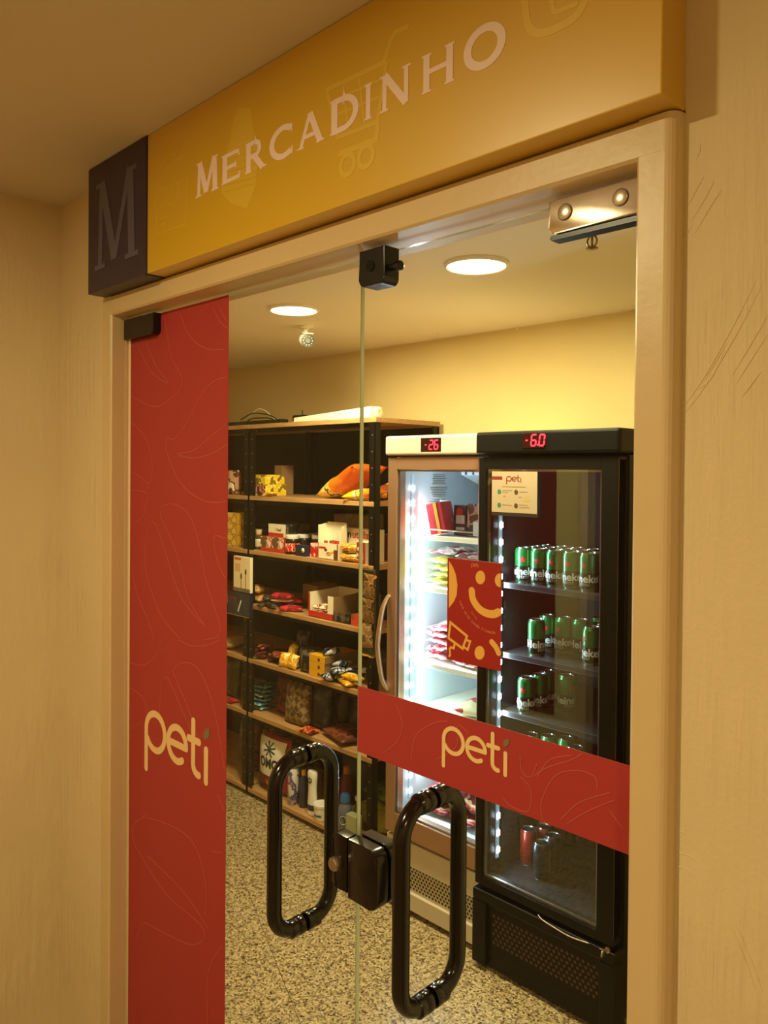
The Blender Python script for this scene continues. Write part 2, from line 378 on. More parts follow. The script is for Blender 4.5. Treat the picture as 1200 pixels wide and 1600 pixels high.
trim_profile(b, rounded(OPX0, FX0, -.057, YI+.012, .012), 0, 2.2085, True)
trim_profile(b, rounded(OPZ, 2.2085, -.0572, YI+.012, .004), FX0+.014, FX1-.017, False)
structure('trim_1', b, FRAME)

# ------------------------------------------------------------------ lamps
def downlight(name, label, x, y, z, r, watt, col, cat='ceiling light'):
    t = thing(name, label, cat, (x, y, z))
    bm = newbm(); lathe(bm, [(r+.010, 0), (r+.010, -.006), (r+.002, -.012), (r, -.010), (r, -.001)], 40); obj('rim', bm, WHITEP, t, smooth=True)
    bm = newbm(); lathe(bm, [(0, -.0095), (r, -.0095), (r, -.0015), (0, -.0015)], 40); obj('diffuser', bm, DISC, t)
    ld = bpy.data.lights.new('lamp', 'AREA'); ld.shape = 'DISK'; ld.size = 2*r; ld.energy = watt; ld.color = col
    lo = link(bpy.data.objects.new('lamp', ld)); lo.location = (0, 0, -.014); lo.parent = t
    return t
downlight('ceiling_light', 'round glowing ceiling light in the shop, nearer the front doors and to the right', -1.521, .94, CI, .092, SHOP_W, WARM)
downlight('ceiling_light', 'round glowing ceiling light in the shop, left one beside the security camera', -2.478, .976, CI, .092, SHOP_W, WARM)
downlight('ceiling_light', 'round ceiling light of the corridor, in front of the shop sign', -1.15, -1.26, CZ, .055, CORR_W, WARM)
downlight('ceiling_light', 'unseen round ceiling light added to brighten the corridor, further right behind the viewer', 1.2, -1.9, CZ, .055, CORR2_W, WARM)  # second lamp, out of view, added to lift the corridor walls

# ------------------------------------------------------------------ logo and lettering drawn as strokes
def arc(cx, cy, r, a0, a1, n=20, ry=None):
    return [(cx+r*math.cos(math.radians(a0+(a1-a0)*k/n)), cy+(ry or r)*math.sin(math.radians(a0+(a1-a0)*k/n))) for k in range(n+1)]
def peti(bm, fm, w=.115, mi=0, leaf=None):
    # unit: about 2.25 wide, x-height 0.9
    ribbon(bm, [(0, -.38), (0, .0), (0, .45)], w, fm, mi=mi); ribbon(bm, arc(.37, .45, .37, 180, -150, 26), w, fm, mi=mi)
    ribbon(bm, [(.90, .42), (1.52, .42)], w, fm, mi=mi); ribbon(bm, arc(1.20, .42, .33, 0, 305, 24), w, fm, mi=mi)
    ribbon(bm, [(1.78, 1.02), (1.78, .22)]+arc(1.95, .20, .17, 180, 280, 8), w, fm, mi=mi)
    ribbon(bm, [(1.62, .66), (1.98, .66)], w, fm, mi=mi)
    ribbon(bm, [(2.22, .58), (2.22, -.02)], w, fm, mi=mi)
    if leaf is not None: poly(bm, [(2.13, .80), (2.15, .92), (2.24, 1.0), (2.33, 1.0), (2.33, .88), (2.27, .80), (2.19, .76)], fm, mi=leaf)
LEAFG = mat('leaf_grey_green', '7c6a48', .5)
def serif_letter(bm, ch, fm, w=.17):
    th, tn, sw = w, w*.66, .05
    def S(p, ww=None, rnd=False): ribbon(bm, p, ww or th, fm, rnd=rnd)
    def sf(x, y, l=.16, s=.055): ribbon(bm, [(x-l, y), (x+l, y)], s, fm, rnd=False)
    if ch == 'M':
        S([(.12, 0), (.16, 1)], tn); S([(.17, 1), (.48, .06)], th); S([(.48, .06), (.82, 1)], tn); S([(.84, 1), (.88, 0)], th)
        sf(.12, .025, .13); sf(.88, .025, .15); sf(.13, .975, .11); sf(.87, .975, .11); return 1.0
    if ch == 'E':
        S([(.14, 0), (.14, 1)]); S([(.1, .94), (.72, .94)], tn); S([(.1, .06), (.76, .06)], tn); S([(.1, .52), (.6, .52)], tn)
        for x, y in ((.72, .88), (.76, .12), (.6, .52)): ribbon(bm, [(x, y-.11), (x, y+.11)], .05, fm, rnd=False)
        sf(.1, .025, .1); sf(.1, .975, .1); return .82
    if ch == 'R':
        S([(.14, 0), (.14, 1)]); S([(.12, .94), (.42, .94)]+arc(.42, .72, .22, 90, -90, 12)+[(.12, .50)], tn*1.15); S([(.4, .5), (.78, 0)])
        sf(.13, .025, .15); sf(.08, .975, .08); sf(.82, .025, .12); return .88
    if ch == 'C':
        S(arc(.52, .5, .42, 48, 312, 24, .45), tn*1.4); ribbon(bm, [(.82, .72), (.82, .98)], .05, fm, rnd=False); ribbon(bm, [(.84, .02), (.84, .26)], .05, fm, rnd=False); return .95
    if ch == 'A':
        S([(.1, 0), (.46, 1)], tn); S([(.46, 1), (.86, 0)]); S([(.22, .32), (.7, .32)], tn); sf(.1, .025, .13); sf(.86, .025, .15); return .95
    if ch == 'D':
        S([(.14, 0), (.14, 1)]); S([(.1, .94), (.4, .94)]+arc(.4, .5, .42, 90, -90, 16, .44)+[(.1, .06)], tn*1.3); sf(.1, .025, .1); sf(.1, .975, .1); return .92
    if ch == 'I':
        S([(.2, 0), (.2, 1)]); sf(.2, .025); sf(.2, .975); return .4
    if ch == 'N':
        S([(.14, 0), (.14, 1)], tn); S([(.14, 1), (.84, 0)]); S([(.84, 0), (.84, 1)], tn); sf(.14, .025, .14); sf(.1, .975, .12); sf(.84, .975, .14); return 1.0
    if ch == 'H':
        S([(.14, 0), (.14, 1)]); S([(.86, 0), (.86, 1)]); S([(.14, .52), (.86, .52)], tn)
        for x in (.14, .86): sf(x, .025, .15); sf(x, .975, .15)
        return 1.0
    if ch == 'O':
        S_ = arc(.5, .5, .43, 0, 360, 30, .45)[:-1]; ribbon(bm, S_, tn*1.5, fm, closed=True); return 1.0

# ------------------------------------------------------------------ the sign over the doors
SY = -.10
sg = thing('shop_sign', 'long yellow box sign reading MERCADINHO with a plum end panel, over the glass doors', 'sign', (-1.18, WO, 2.211))
def L3(v): return (v[0]+1.18, v[1]-WO, v[2]-2.211)
SXL, SXM, SXR, SZ0, SZ1 = -1.956, -1.665, -.424, 2.211, CZ-.001
def sbox(x0, x1, y0, y1, z0, z1, bev=0, mi=0):
    return box(newbm(), x0+1.18, x1+1.18, y0-WO, y1-WO, z0-2.211, z1-2.211, bev, mi)
obj('yellow_panel', sbox(SXM, SXR, SY, WO, SZ0, SZ1, .002), YEL, sg)
obj('plum_panel', sbox(SXL-.012, SXM, SY-.004, WO, SZ0-.003, SZ1, .002), PURP, sg)
def smap(u, v, k): return Vector((u+1.18, SY-WO-.0008*k, v-2.211))
cells = [('M', 307, 341, 0), ('E', 347, 377, 1), ('R', 384, 416, 1), ('C', 421, 459, 1), ('A', 466, 506, 1), ('D', 516, 557, 1), ('I', 568, 582, 1), ('N', 594, 642, 1), ('H', 659, 709, 1), ('O', 725, 787, 1)]
for ch, a, c, s in cells:
    xa, xb = at(a, 250, Y=SY).x, at(c, 250, Y=SY).x
    z0 = 2.334; hgt = .071 if s == 0 else .058
    if s: z0 = 2.337
    wn = {'M': 1, 'E': .82, 'R': .92, 'C': .9, 'A': .98, 'D': .84, 'I': .4, 'N': 1, 'H': 1, 'O': 1}[ch]
    bm = newbm(); serif_letter(bm, ch, lambda u, v, k: smap(xa+u/wn*(xb-xa), z0+v*hgt, k), .20)
    obj('letter', bm, SIGNLET, sg)
xa, xb = -1.925, -1.705
bm = newbm(); serif_letter(bm, 'M', lambda u, v, k: Vector((xa+u*(xb-xa)+1.18, SY-.004-WO-.0008*k, 2.262+v*.215-2.211)), .14)
obj('plum_letter', bm, PURP2, sg)
# pale printed pictures on the yellow: bag, carton, trolley, basket
def spx(p): q = at(p[0], p[1], Y=SY); return (q.x, q.z)
bm = newbm()
def sline(pts, w, closed=False, smooth=True):
    q = [spx(p) for p in pts]
    if smooth: q = [tuple(v) for v in spline([Vector((a[0], a[1], 0)) for a in q], 6, closed)]
    ribbon(bm, q, w, lambda u, v, k: smap(u, v, k*.5), closed=closed)
sline([(511, 140), (600, 98), (611, 62), (618, 50), (636, 42)], .009, smooth=False)
sline([(511, 140), (528, 215), (590, 190), (604, 100)], .008, smooth=False)
sline([(516, 160), (600, 122)], .005, smooth=False); sline([(521, 182), (596, 150)], .005, smooth=False)
sline([(537, 135), (545, 205)], .005, smooth=False); sline([(562, 124), (570, 196)], .005, smooth=False)
sline([(532, 240), (588, 218), (590, 196)], .010, smooth=False)
for c in ((543, 257), (572, 244)):
    q = spx(c); ribbon(bm, disc2(q[0], q[1], .017), .009, lambda u, v, k: smap(u, v, k*.5), closed=True)
obj('trolley_print', bm, YEL2, sg)
bm = newbm()
poly(bm, [spx(p) for p in ((346, 300), (352, 245), (358, 225), (365, 190), (372, 170), (392, 168), (396, 200), (404, 230), (400, 290), (386, 326), (360, 318))], lambda u, v, k: smap(u, v, k*.4))
obj('carton_print', bm, YEL2, sg)
bm = newbm()
sline([(243, 290), (246, 366), (290, 350), (293, 275)], .0028, smooth=False); sline([(243, 290), (250, 275), (262, 262), (275, 250), (290, 240)], .0028)
sline([(255, 290), (262, 318), (275, 312), (280, 285)], .0028); sline([(250, 262), (258, 246), (270, 240), (280, 250), (288, 225), (296, 218)], .0028)
sline([(246, 300), (288, 280)], .0028, smooth=False); sline([(249, 352), (258, 349)], .0028, smooth=False); sline([(249, 342), (262, 338)], .0028, smooth=False)
obj('shopping_bag_print', bm, YEL2, sg)
bm = newbm()
sline([(820, 0), (826, 40), (846, 52), (895, 30), (915, 0)], .011); sline([(862, 0), (868, 18), (900, 6)], .007)
obj('basket_print', bm, YEL2, sg)
bm = newbm()
for i in range(6):
    zz = i
    sline([(352, 250+i*10), (401, 236+i*10)], .0015, smooth=False)
obj('carton_lines', bm, YEL, sg)

# ------------------------------------------------------------------ glass door leaves
GT = 2.149; GY = .004
def leaf(name, x0, x1, label=None):
    t = link(bpy.data.objects.new(name, None)); t.location = (x0, 0, .004); tag(t, label, kind='structure')
    b = newbm(); box(b, 0, x1-x0, -GY, GY, 0, GT-.004)
    for f in b.faces: f.material_index = 1 if abs(f.normal.y) < .5 else 0
    b.normal_update()
    for f in b.faces: f.material_index = 1 if abs(f.normal.y) < .5 else 0
    obj('glass_pane', b, [GLASS, EDGE], t); return t
dl = leaf('door_1', -1.930, -1.0445); dr = leaf('door_2', -1.0425, -.470)
def dmap(o, s=1):
    return lambda u, v, k: Vector((u-o.location.x, -GY-.0006-.0005*k, v-o.location.z))
# red vinyl with line drawing on the left leaf
FL0, FL1 = -1.9295, -1.473
fo = obj('red_vinyl_film', box(newbm(), FL0-dl.location.x, FL1-dl.location.x, -GY-.0006, -GY, 0, GT-.004), REDFILM, dl)
def dpx(p): q = at(p[0], p[1], Y=-GY); return (q.x, q.z)
def c1(p): return (100+p[0]*300/857, 440+p[1]*560/1600)      # zoomed crop -> photograph pixels
def c2(p): return (100+p[0]*.375, 1000+p[1]*.375)
def outline(bm, pts, w, fm, closed=False, lim=None):
    q = [tuple(v)[:2] for v in spline([Vector((a[0], a[1], 0)) for a in pts], 7, closed)]
    if lim:
        run = []
        for a in q+[None]:
            if a is not None and lim[0] <= a[0] <= lim[1] and lim[2] <= a[1] <= lim[3]: run.append(a)
            else:
                if len(run) > 1: ribbon(bm, run, w, fm, rnd=False)
                run = []
    else: ribbon(bm, q, w, fm, closed=closed)
bm = newbm(); fm = dmap(dl); lim = (FL0+.002, FL1-.002, .02, GT-.012)
curves1 = [[(450, 160), (480, 330), (530, 447), (470, 530), (400, 557), (306, 515)], [(330, 280), (390, 400), (465, 452), (410, 370), (370, 270)],
  [(520, 140), (560, 240), (640, 300), (745, 300)], [(655, 90), (700, 180), (742, 215)], [(685, 85), (712, 150), (742, 200)],
  [(745, 428), (680, 440), (620, 500), (560, 610), (500, 700), (458, 703), (470, 790), (530, 910), (620, 975), (700, 985), (745, 968)],
  [(745, 625), (660, 690), (580, 755), (510, 768), (580, 788), (670, 765), (745, 715)],
  [(306, 630), (360, 690), (395, 800), (385, 900), (340, 870), (306, 850)], [(306, 930), (375, 950), (360, 1040), (310, 1085)],
  [(430, 1040), (450, 1000), (500, 995), (560, 1040), (600, 1150), (640, 1350), (700, 1560), (620, 1600)],
  [(430, 1040), (500, 1200), (560, 1420), (630, 1535), (520, 1400), (440, 1160), (400, 1072), (370, 1150), (370, 1300), (430, 1480), (520, 1595)],
  [(745, 1130), (720, 1145), (672, 1140), (690, 1260), (745, 1360)], [(306, 1290), (330, 1400), (380, 1520), (400, 1600)]]
for cv in curves1: outline(bm, [dpx(c1(p)) for p in cv], .0022, fm, lim=lim)
curves2 = [[(281, 95), (330, 105), (380, 70), (410, 0)], [(480, 0), (540, 25), (600, 20), (650, 0)], [(281, 200), (330, 240), (350, 300)],
  [(455, 130), (490, 95), (550, 110), (600, 200), (640, 350), (680, 600)], [(455, 130), (520, 290), (600, 520)], [(400, 350), (405, 220), (430, 155), (480, 260), (540, 400)],
  [(281, 800), (300, 760), (350, 725)], [(281, 370), (320, 340)], [(300, 860), (290, 800), (340, 740), (520, 820), (590, 1000), (590, 1150)],
  [(620, 880), (690, 890)], [(640, 640), (680, 740)], [(300, 860), (420, 1050), (580, 1200), (540, 1270), (400, 1210), (330, 1180), (300, 1260)], [(600, 1600), (600, 1400), (640, 1300), (690, 1260)], [(350, 900), (500, 1050), (600, 1200)]]
for cv in curves2: outline(bm, [dpx(c2(p)) for p in cv], .0022, fm, lim=lim)
obj('line_drawing', bm, LINEFILM, fo)
bm = newbm(); P0 = at(229, 1222, Y=-GY); P1 = at(324, 1222, Y=-GY); s = (P1.x-P0.x)/2.25
peti(bm, lambda u, v, k: Vector((P0.x+u*s-dl.location.x, -GY-.001-.0006*k, 1.046-.01+v*s*.98-dl.location.z)), .135, 0, 1)
obj('peti_logo', bm, [CREAM, LEAFG], fo)
# red band with the logo on the right leaf
bo = obj('red_vinyl_band', box(newbm(), 0, -.4705-dr.location.x, -GY-.0006, -GY, 1.239-dr.location.z, 1.361-dr.location.z), REDFILM, dr)
bm = newbm(); fm = dmap(dr); lim = (-1.041, -.475, 1.241, 1.359)
def c3(p): return (600+p[0]/3, 1000+p[1]/3)
for cv in [[(0, 530), (60, 480), (90, 400), (60, 300)], [(130, 560), (150, 450), (230, 390), (300, 380)], [(700, 640), (760, 600), (880, 560), (930, 530)], [(720, 640), (780, 560), (880, 540)],
           [(750, 860), (740, 760), (800, 640), (900, 610), (990, 640), (1000, 700)], [(830, 840), (920, 760), (1060, 715)], [(860, 860), (960, 800), (1080, 750)],
           [(640, 640), (690, 700), (680, 800), (600, 780), (560, 740)], [(640, 540), (650, 620), (690, 640), (720, 580)], [(1060, 800), (1120, 880)], [(400, 440), (350, 400), (340, 500), (250, 560)]]:
    outline(bm, [dpx(c3(p)) for p in cv], .0016, fm, lim=lim)
obj('line_drawing', bm, LINEFILM, bo)
bm = newbm(); P0 = at(694, 1180, Y=-GY); P1 = at(792, 1180, Y=-GY); s = (P1.x-P0.x)/2.25
peti(bm, lambda u, v, k: Vector((P0.x+u*s-dr.location.x, -GY-.001-.0006*k, 1.2915+v*s*.98-dr.location.z)), .125, 0, 1)
obj('peti_logo', bm, [CREAM, LEAFG], bo)
# D handles: one bow outside, one inside, joined through the pane by collars
def handle(par, X, z0, z1):
    def bow(sgn):
        D = .073; rr = .05
        pts = [(0, sgn*.004, z1), (0, sgn*(D-rr), z1)] + [(0, sgn*(D-rr+rr*math.sin(t)), z1-rr+rr*math.cos(t)) for t in [PI/2*k/8 for k in range(1, 9)]]
        pts += [(0, sgn*D, z0+rr)] + [(0, sgn*(D-rr+rr*math.cos(t)), z0+rr-rr*math.sin(t)) for t in [PI/2*k/8 for k in range(1, 9)]] + [(0, sgn*.004, z0)]
        return tube(newbm(), pts, .0148, 18)
    loc = (X-par.location.x, 0, -par.location.z)
    h = obj('pull_handle', bow(-1), BLKGLOSS, par, loc, smooth=True)
    h2 = obj('pull_handle', bow(1), BLKGLOSS, par, loc, smooth=True)
    for hh, sgn in ((h, -1), (h2, 1)):
        for z in (z0, z1):
            bm = newbm(); lathe(bm, [(.0175, .0002), (.0182, .002), (.0182, .014), (.0168, .0165), (.0168, .0175), (.0178, .020), (.0178, .030), (.0150, .0335)], 20, axis='Y')
            c = obj('collar', bm, BLKGLOSS, hh, (0, sgn*GY, z), smooth=True)
            c.rotation_euler = (0, 0, PI if sgn < 0 else 0)
            pass
handle(dl, -1.203, .850, 1.189); handle(dr, -.864, .862, 1.204)
# patch fittings and lock
def rbox(x0, x1, y0, y1, z0, z1, r, sides='ALL'):
    """plate with rounded corners in the X-Z plane"""
    bm = newbm(); P = []
    cs = [(x1-r, z1-r, 0), (x0+r, z1-r, 90), (x0+r, z0+r, 180), (x1-r, z0+r, 270)]
    for i, (cx, cz, a) in enumerate(cs):
        if sides == 'ALL' or i in sides: P += [(cx+r*math.cos(math.radians(a+90*k/6)), cz+r*math.sin(math.radians(a+90*k/6))) for k in range(7)]
        else: P.append(((x1, z1), (x0, z1), (x0, z0), (x1, z0))[i])
    a = [bm.verts.new((p[0], y0, p[1])) for p in P]; c = [bm.verts.new((p[0], y1, p[1])) for p in P]
    bm.faces.new(a); bm.faces.new(c)
    for i in range(len(a)): bm.faces.new((a[i], a[(i+1) % len(a)], c[(i+1) % len(a)], c[i]))
    fe = [e for e in bm.edges if all(abs(v.co.y-y0) < 1e-7 for v in e.verts)]
    bmesh.ops.bevel(bm, geom=fe, offset=.0025, segments=2, affect='EDGES', profile=.5)
    return bm
def on(par): return (-par.location.x, 0, -par.location.z)
pf = obj('pivot_patch', rbox(-1.928, -1.772, -.026, -GY, 2.096, 2.1485, .012, (3,)), BLK, dl, on(dl))
pf = obj('pivot_patch', rbox(-.625, -.4705, -.030, -GY, 2.100, 2.1485, .010, (2,)), CHROME, dr, on(dr), smooth=True, label='shiny chrome pivot patch at the top corner')
for x in (-.598, -.513):
    bm = newbm(); lathe(bm, [(.0110, 0), (.0110, -.0022), (.0100, -.0028), (0, -.0028)], 24, axis='Y'); obj('screw_cap', bm, CHROME, pf, (x, -.030, 2.127))
    bm = newbm(); lathe(bm, [(.0122, .0006), (.0122, -.0005), (.0110, -.0006)], 24, axis='Y'); obj('cap_ring', bm, BLK, pf, (x, -.030, 2.127), smooth=True)
obj('pivot_patch_strip', rbox(-.625, -.4705, -.026, -GY, 2.0925, 2.0995, .002), BLK, dr, on(dr))
pc = obj('stop_patch', rbox(-1.012, -.948, -.040, -GY, 2.084, 2.1485, .012, (2, 3)), BLK, dr, on(dr))
bm = newbm(); lathe(bm, [(.006, 0), (.006, .014), (.0085, .015), (.0085, .024), (.006, .026)], 16, axis='X'); obj('stop_knob', bm, BLK, pc, (-.948, -.024, 2.112), smooth=True)
bm = newbm(); lathe(bm, [(.010, 0), (.010, -.0015), (.004, -.0018), (0, -.001)], 20, axis='Y'); obj('screw_cap', bm, BLKM, pc, (-.982, -.040, 2.118), smooth=True)
lk = obj('lock_body', rbox(-1.040, -.962, -.030, -GY, .976, 1.084, .022, (0, 3)), BLKGLOSS, dr, on(dr), smooth=True)
obj('lock_body_inner', rbox(-1.040, -.962, GY, .03, .976, 1.084, .022, (0, 3)), BLKGLOSS, dr, on(dr))
lk2 = obj('strike_box', rbox(-1.087, -1.0450, -.028, -GY, .982, 1.084, .012, (1, 2)), BLKGLOSS, dl, on(dl), smooth=True)
bm = newbm(); lathe(bm, [(.013, 0), (.013, -.010), (.0105, -.014), (0, -.014)], 24, axis='Y'); kc = obj('lock_cylinder', bm, STEEL, lk2, (-1.070, -.028, 1.030), smooth=True)

# poster stuck on the right leaf
pr = thing('warning_poster', 'dark red smiley poster about filming, stuck on the right glass door above the band', 'poster', (-.829, -GY, 1.449))
pb = box(newbm(), 0, .109, -.0012, 0, 0, .168); obj('poster_sheet', pb, POSTR, pr)
def c4(p):
    q = at(690+p[0]/8, 860+p[1]/8, Y=-GY); return (q.x+.829, q.z-1.449)
pmz = lambda u, v, k: Vector((u, -.0012-.0004*k, v))
lim = (.0008, .1082, .0008, .1672)
def clip_poly(pts, lim):
    def cut(P, f, g):
        out = []
        for i in range(len(P)):
            a, b_ = P[i-1], P[i]; fa, fb = f(a), f(b_)
            if (fa >= 0) != (fb >= 0): t = fa/(fa-fb); out.append((a[0]+(b_[0]-a[0])*t, a[1]+(b_[1]-a[1])*t))
            if fb >= 0: out.append(b_)
        return out
    for f in (lambda p: p[0]-lim[0], lambda p: lim[1]-p[0], lambda p: p[1]-lim[2], lambda p: lim[3]-p[1]):
        pts = cut(pts, f, None)
        if len(pts) < 3: return []
    return pts
bm = newbm()
def pell(c, rx, ry): # ellipse in crop pixels
    q = clip_poly([c4((c[0]+rx*math.cos(t), c[1]+ry*math.sin(t))) for t in [2*PI*k/28 for k in range(28)]], lim)
    if q: poly(bm, q, pmz)
pell((492, 337), 60, 85); pell((735, 372), 62, 85); pell((482, 1278), 62, 86)
w = .0105
def pline(pts, w, closed=False, sm=True):
    q = [c4(p) for p in pts]
    if sm: q = [tuple(v)[:2] for v in spline([Vector((a[0], a[1], 0)) for a in q], 8)]
    q2 = [a for a in q if a[0] < .1082-w*.3 and a[0] > w*.1]
    ribbon(bm, q2, w, pmz)
pline([(385, 505), (400, 610), (470, 720), (560, 780), (650, 795), (700, 780), (735, 757)], .0125)
pline([(635, 1145), (690, 1215), (725, 1300), (742, 1370)], .0095)
q = clip_poly([c4(p) for p in ((100, 130), (150, 210), (185, 300), (205, 430), (195, 560), (160, 640), (98, 720))], lim)
poly(bm, q, pmz)
for pts in ([(118, 900), (325, 1070), (270, 1225), (95, 1095)],):
    ribbon(bm, [c4(p) for p in pts], .0042, pmz, closed=True)
ribbon(bm, [c4(p) for p in ((318, 1120), (365, 1135), (335, 1240), (290, 1210))], .0036, pmz, rnd=False)
ribbon(bm, [c4(p) for p in ((175, 1150), (160, 1220), (110, 1210))], .0040, pmz, rnd=False)
ribbon(bm, [c4(p) for p in ((108, 1215), (115, 1310), (96, 1325))], .0036, pmz, rnd=False)
obj('smiley_print', bm, POSTY, pr)
bm = newbm()
Q0 = c4((380, 200)); s = .0062
peti(bm, lambda u, v, k: Vector((Q0[0]+u*s, -.0012-.0003*k, Q0[1]+v*s)), .14)
obj('small_logo', bm, POSTP, pr); bm = newbm()
word = 'você está sendo filmado.'
path = spline([Vector((*c4(p), 0)) for p in ((222, 625), (275, 745), (350, 860), (450, 960), (560, 1020), (700, 1050))], 20)
tot = sum((path[i+1]-path[i]).length for i in range(len(path)-1))
for i, chh in enumerate(word):
    if chh == ' ': continue
    d = tot*(i+.3)/len(word); acc = 0
    for k in range(len(path)-1):
        l = (path[k+1]-path[k]).length
        if acc+l >= d: break
        acc += l
    p = path[k]; a = math.atan2(path[k+1].y-path[k].y, path[k+1].x-path[k].x)
    M = Matrix.Translation((p.x, -.0015, p.y)) @ Matrix.Rotation(PI/2, 4, 'X') @ Matrix.Rotation(a, 4, 'Z')
    text_flat(bm, chh, .0072, M, .0001)
M = Matrix.Translation((c4((370, 770))[0], -.0015, c4((370, 770))[1])) @ Matrix.Rotation(PI/2, 4, 'X') @ Matrix.Rotation(-.75, 4, 'Z')
text_flat(bm, 'Sorria,', .0062, M)
obj('small_print', bm, POSTP, pr)

# ================================================================== shop interior
def rest(o, x, y, z, rot=(0, 0, 0)):
    """stand an object (mesh, with any children) so that its lowest point is at z"""
    o.rotation_euler = rot; R = o.rotation_euler.to_matrix()
    lo = min((R @ v.co).z for v in o.data.vertices)
    cx = [(R @ v.co) for v in o.data.vertices]; mx = sum(v.x for v in cx)/len(cx); my = sum(v.y for v in cx)/len(cx)
    o.location = (x-mx, y-my, z-lo+.0005); return o
# ------------------------------------------------------------------ shelving
SZ = [2.0, 1.618, 1.328, 1.035, .744, .453, .045]
FYS, BYS = 1.455, 1.895
def shelving(x0, x1, label, postr=True):
    t = thing('shelving_unit', label, 'shelves', (x0, FYS, 0))
    w = x1-x0; d = BYS-FYS
    for i, z in enumerate(SZ):
        e = .012 if i == 0 else 0
        obj('shelf', box(newbm(), .002, w-.002+e, .0, d, z-.022, z, .0015), BOARD, t)
        for y in (.012, d-.016): pass
    for px, s in ((.0, 1), (w-.036, -1)):
        for y in (.004, d-.04):
            b = newbm()
            X0 = px; yy = y
            fy = yy if y < .1 else yy+.033
            box(b, X0, X0+.036, fy, fy+.003, .012, 1.975)
            sx = X0 if s > 0 else X0+.033
            box(b, sx, sx+.003, yy, yy+.036, .012, 1.975)
            # slotted holes as pale rivets in the angle
            if y < .1:
                z = .12
                while z < 1.95:
                    lathe(b, [(.0032, 0), (.0032, -.0008), (0, -.0010)], 8, (X0+.018, fy, z), 'Y', 1); z += .075
            p = obj('post', b, [BLKM, STEEL], t)
            obj('foot', box(newbm(), X0-.001, X0+.037, yy-.001, yy+.037, 0, .014, .002), BLK, p)
    obj('back_panel', box(newbm(), .002, w-.002, d+.001, d+.006, .05, 1.975), BACKM, t)
    # cross rails under each board
    for i, z in enumerate(SZ):
        b = newbm(); box(b, .036, w-.036, .020, .023, z-.045 if i < 6 else .012, z-.0225); obj('rail', b, BLKM, t)
    return t
UX0, UX1 = -3.455, -2.497
shelving(UX0, UX1, 'black metal shelving unit with wooden boards, standing beside the white freezer')
shelving(UX0-.99, UX0-.018, 'black metal shelving unit mostly hidden behind the red door film, left of the other one')

def X_(px, Y, py=900): return at(px, py, Y=Y).x
def Z_(px, py, Y): return at(px, py, Y=Y).z
def carton(name, label, cat, x0, x1, y, d, z, h, front, side=None, top=None, group=None, text=None, tcol=None, rz=0, open_=False, bev=.0015):
    w = x1-x0; b = box(newbm(), 0, w, 0, d, 0, h, bev)
    b.normal_update()
    for f in b.faces: f.material_index = 0 if f.normal.y < -.5 else (2 if f.normal.z > .5 else 1)
    if open_:
        b.free(); b = newbm(); k = .003
        box(b, 0, w, 0, k, 0, h*.42, 0, 0); box(b, 0, w, d-k, d, 0, h*1.15, 0, 1); box(b, 0, w, k, d-k, 0, k, 0, 1)
        for xx in (0, w-k):
            box(b, xx, xx+k, k, d-k, k, h, 0, 1)
        box(b, 0, w*.2, 0, k, h*.42, h, 0, 0)
    o = obj(name, b, [front, side or front, top or side or front])
    o.location = (x0, y, z+.0005); o.rotation_euler = (0, 0, rz); tag(o, label, cat, group)
    if text:
        tb = newbm(); text_flat(tb, text[0], text[1], facing(text[2], -.0008, text[3]), text[4] if len(text) > 4 else .0004); obj('lettering', tb, tcol or INKR, o)
    return o
def pouch_bm(w, h, t, seed=0, nx=16, nz=18, wave=0):
    bm = newbm(); rnd = random.Random(seed); off = Vector((rnd.random()*9, rnd.random()*9, rnd.random()*9))
    F = []; B = []
    for j in range(nz+1):
        v = -1+2*j/nz; rf = []; rb = []
        for i in range(nx+1):
            u = -1+2*i/nx
            th = max(0, 1-abs(u)**2.4)**.6*max(0, 1-abs(v)**3.5)**.75
            wr = noise.noise(Vector((u*2.2, v*2.2, 0))+off)*.22*th + noise.noise(Vector((u*6, v*6, 3))+off)*.07*th
            pin = 1-.05*(1-v*v)-.02*math.cos(u*9)*(1-abs(v))
            x = u*w/2*pin + noise.noise(Vector((v*3, 7, 0))+off)*w*.02; z = (v+1)*h/2*(1) + noise.noise(Vector((u*3, 1, 0))+off)*h*.012
            edge = (i in (0, nx) or j in (0, nz))
            cm = wave*(noise.noise(Vector((u*1.8, v*1.6, 5))+off)*1.2+noise.noise(Vector((u*4.5, v*4.0, 9))+off)*.7) if wave else 0
            rf.append(bm.verts.new((x, -t/2*(th+wr)-.0004+cm, z)))
            rb.append(rf[-1] if edge else bm.verts.new((x, t/2*(th-wr*.7)+.0004+cm, z)))
        F.append(rf); B.append(rb)
    for j in range(nz):
        for i in range(nx):
            for G, fl in ((F, 0), (B, 1)):
                q = [G[j][i], G[j][i+1], G[j+1][i+1], G[j+1][i]]
                f = bm.faces.new(q if not fl else q[::-1]); f.smooth = True
    return bm
def bag(name, label, cat, w, h, t, m, x, y, z, rot=(0, 0, 0), seed=0, group=None, wave=0):
    o = obj(name, pouch_bm(w, h, t, seed, wave=wave), m); rest(o, x, y, z, rot); return tag(o, label, cat, group)
FLAT = (-PI/2+.02, 0, 0)
def flat(rz=0, tilt=0): return (-PI/2+.02+tilt, 0, rz)
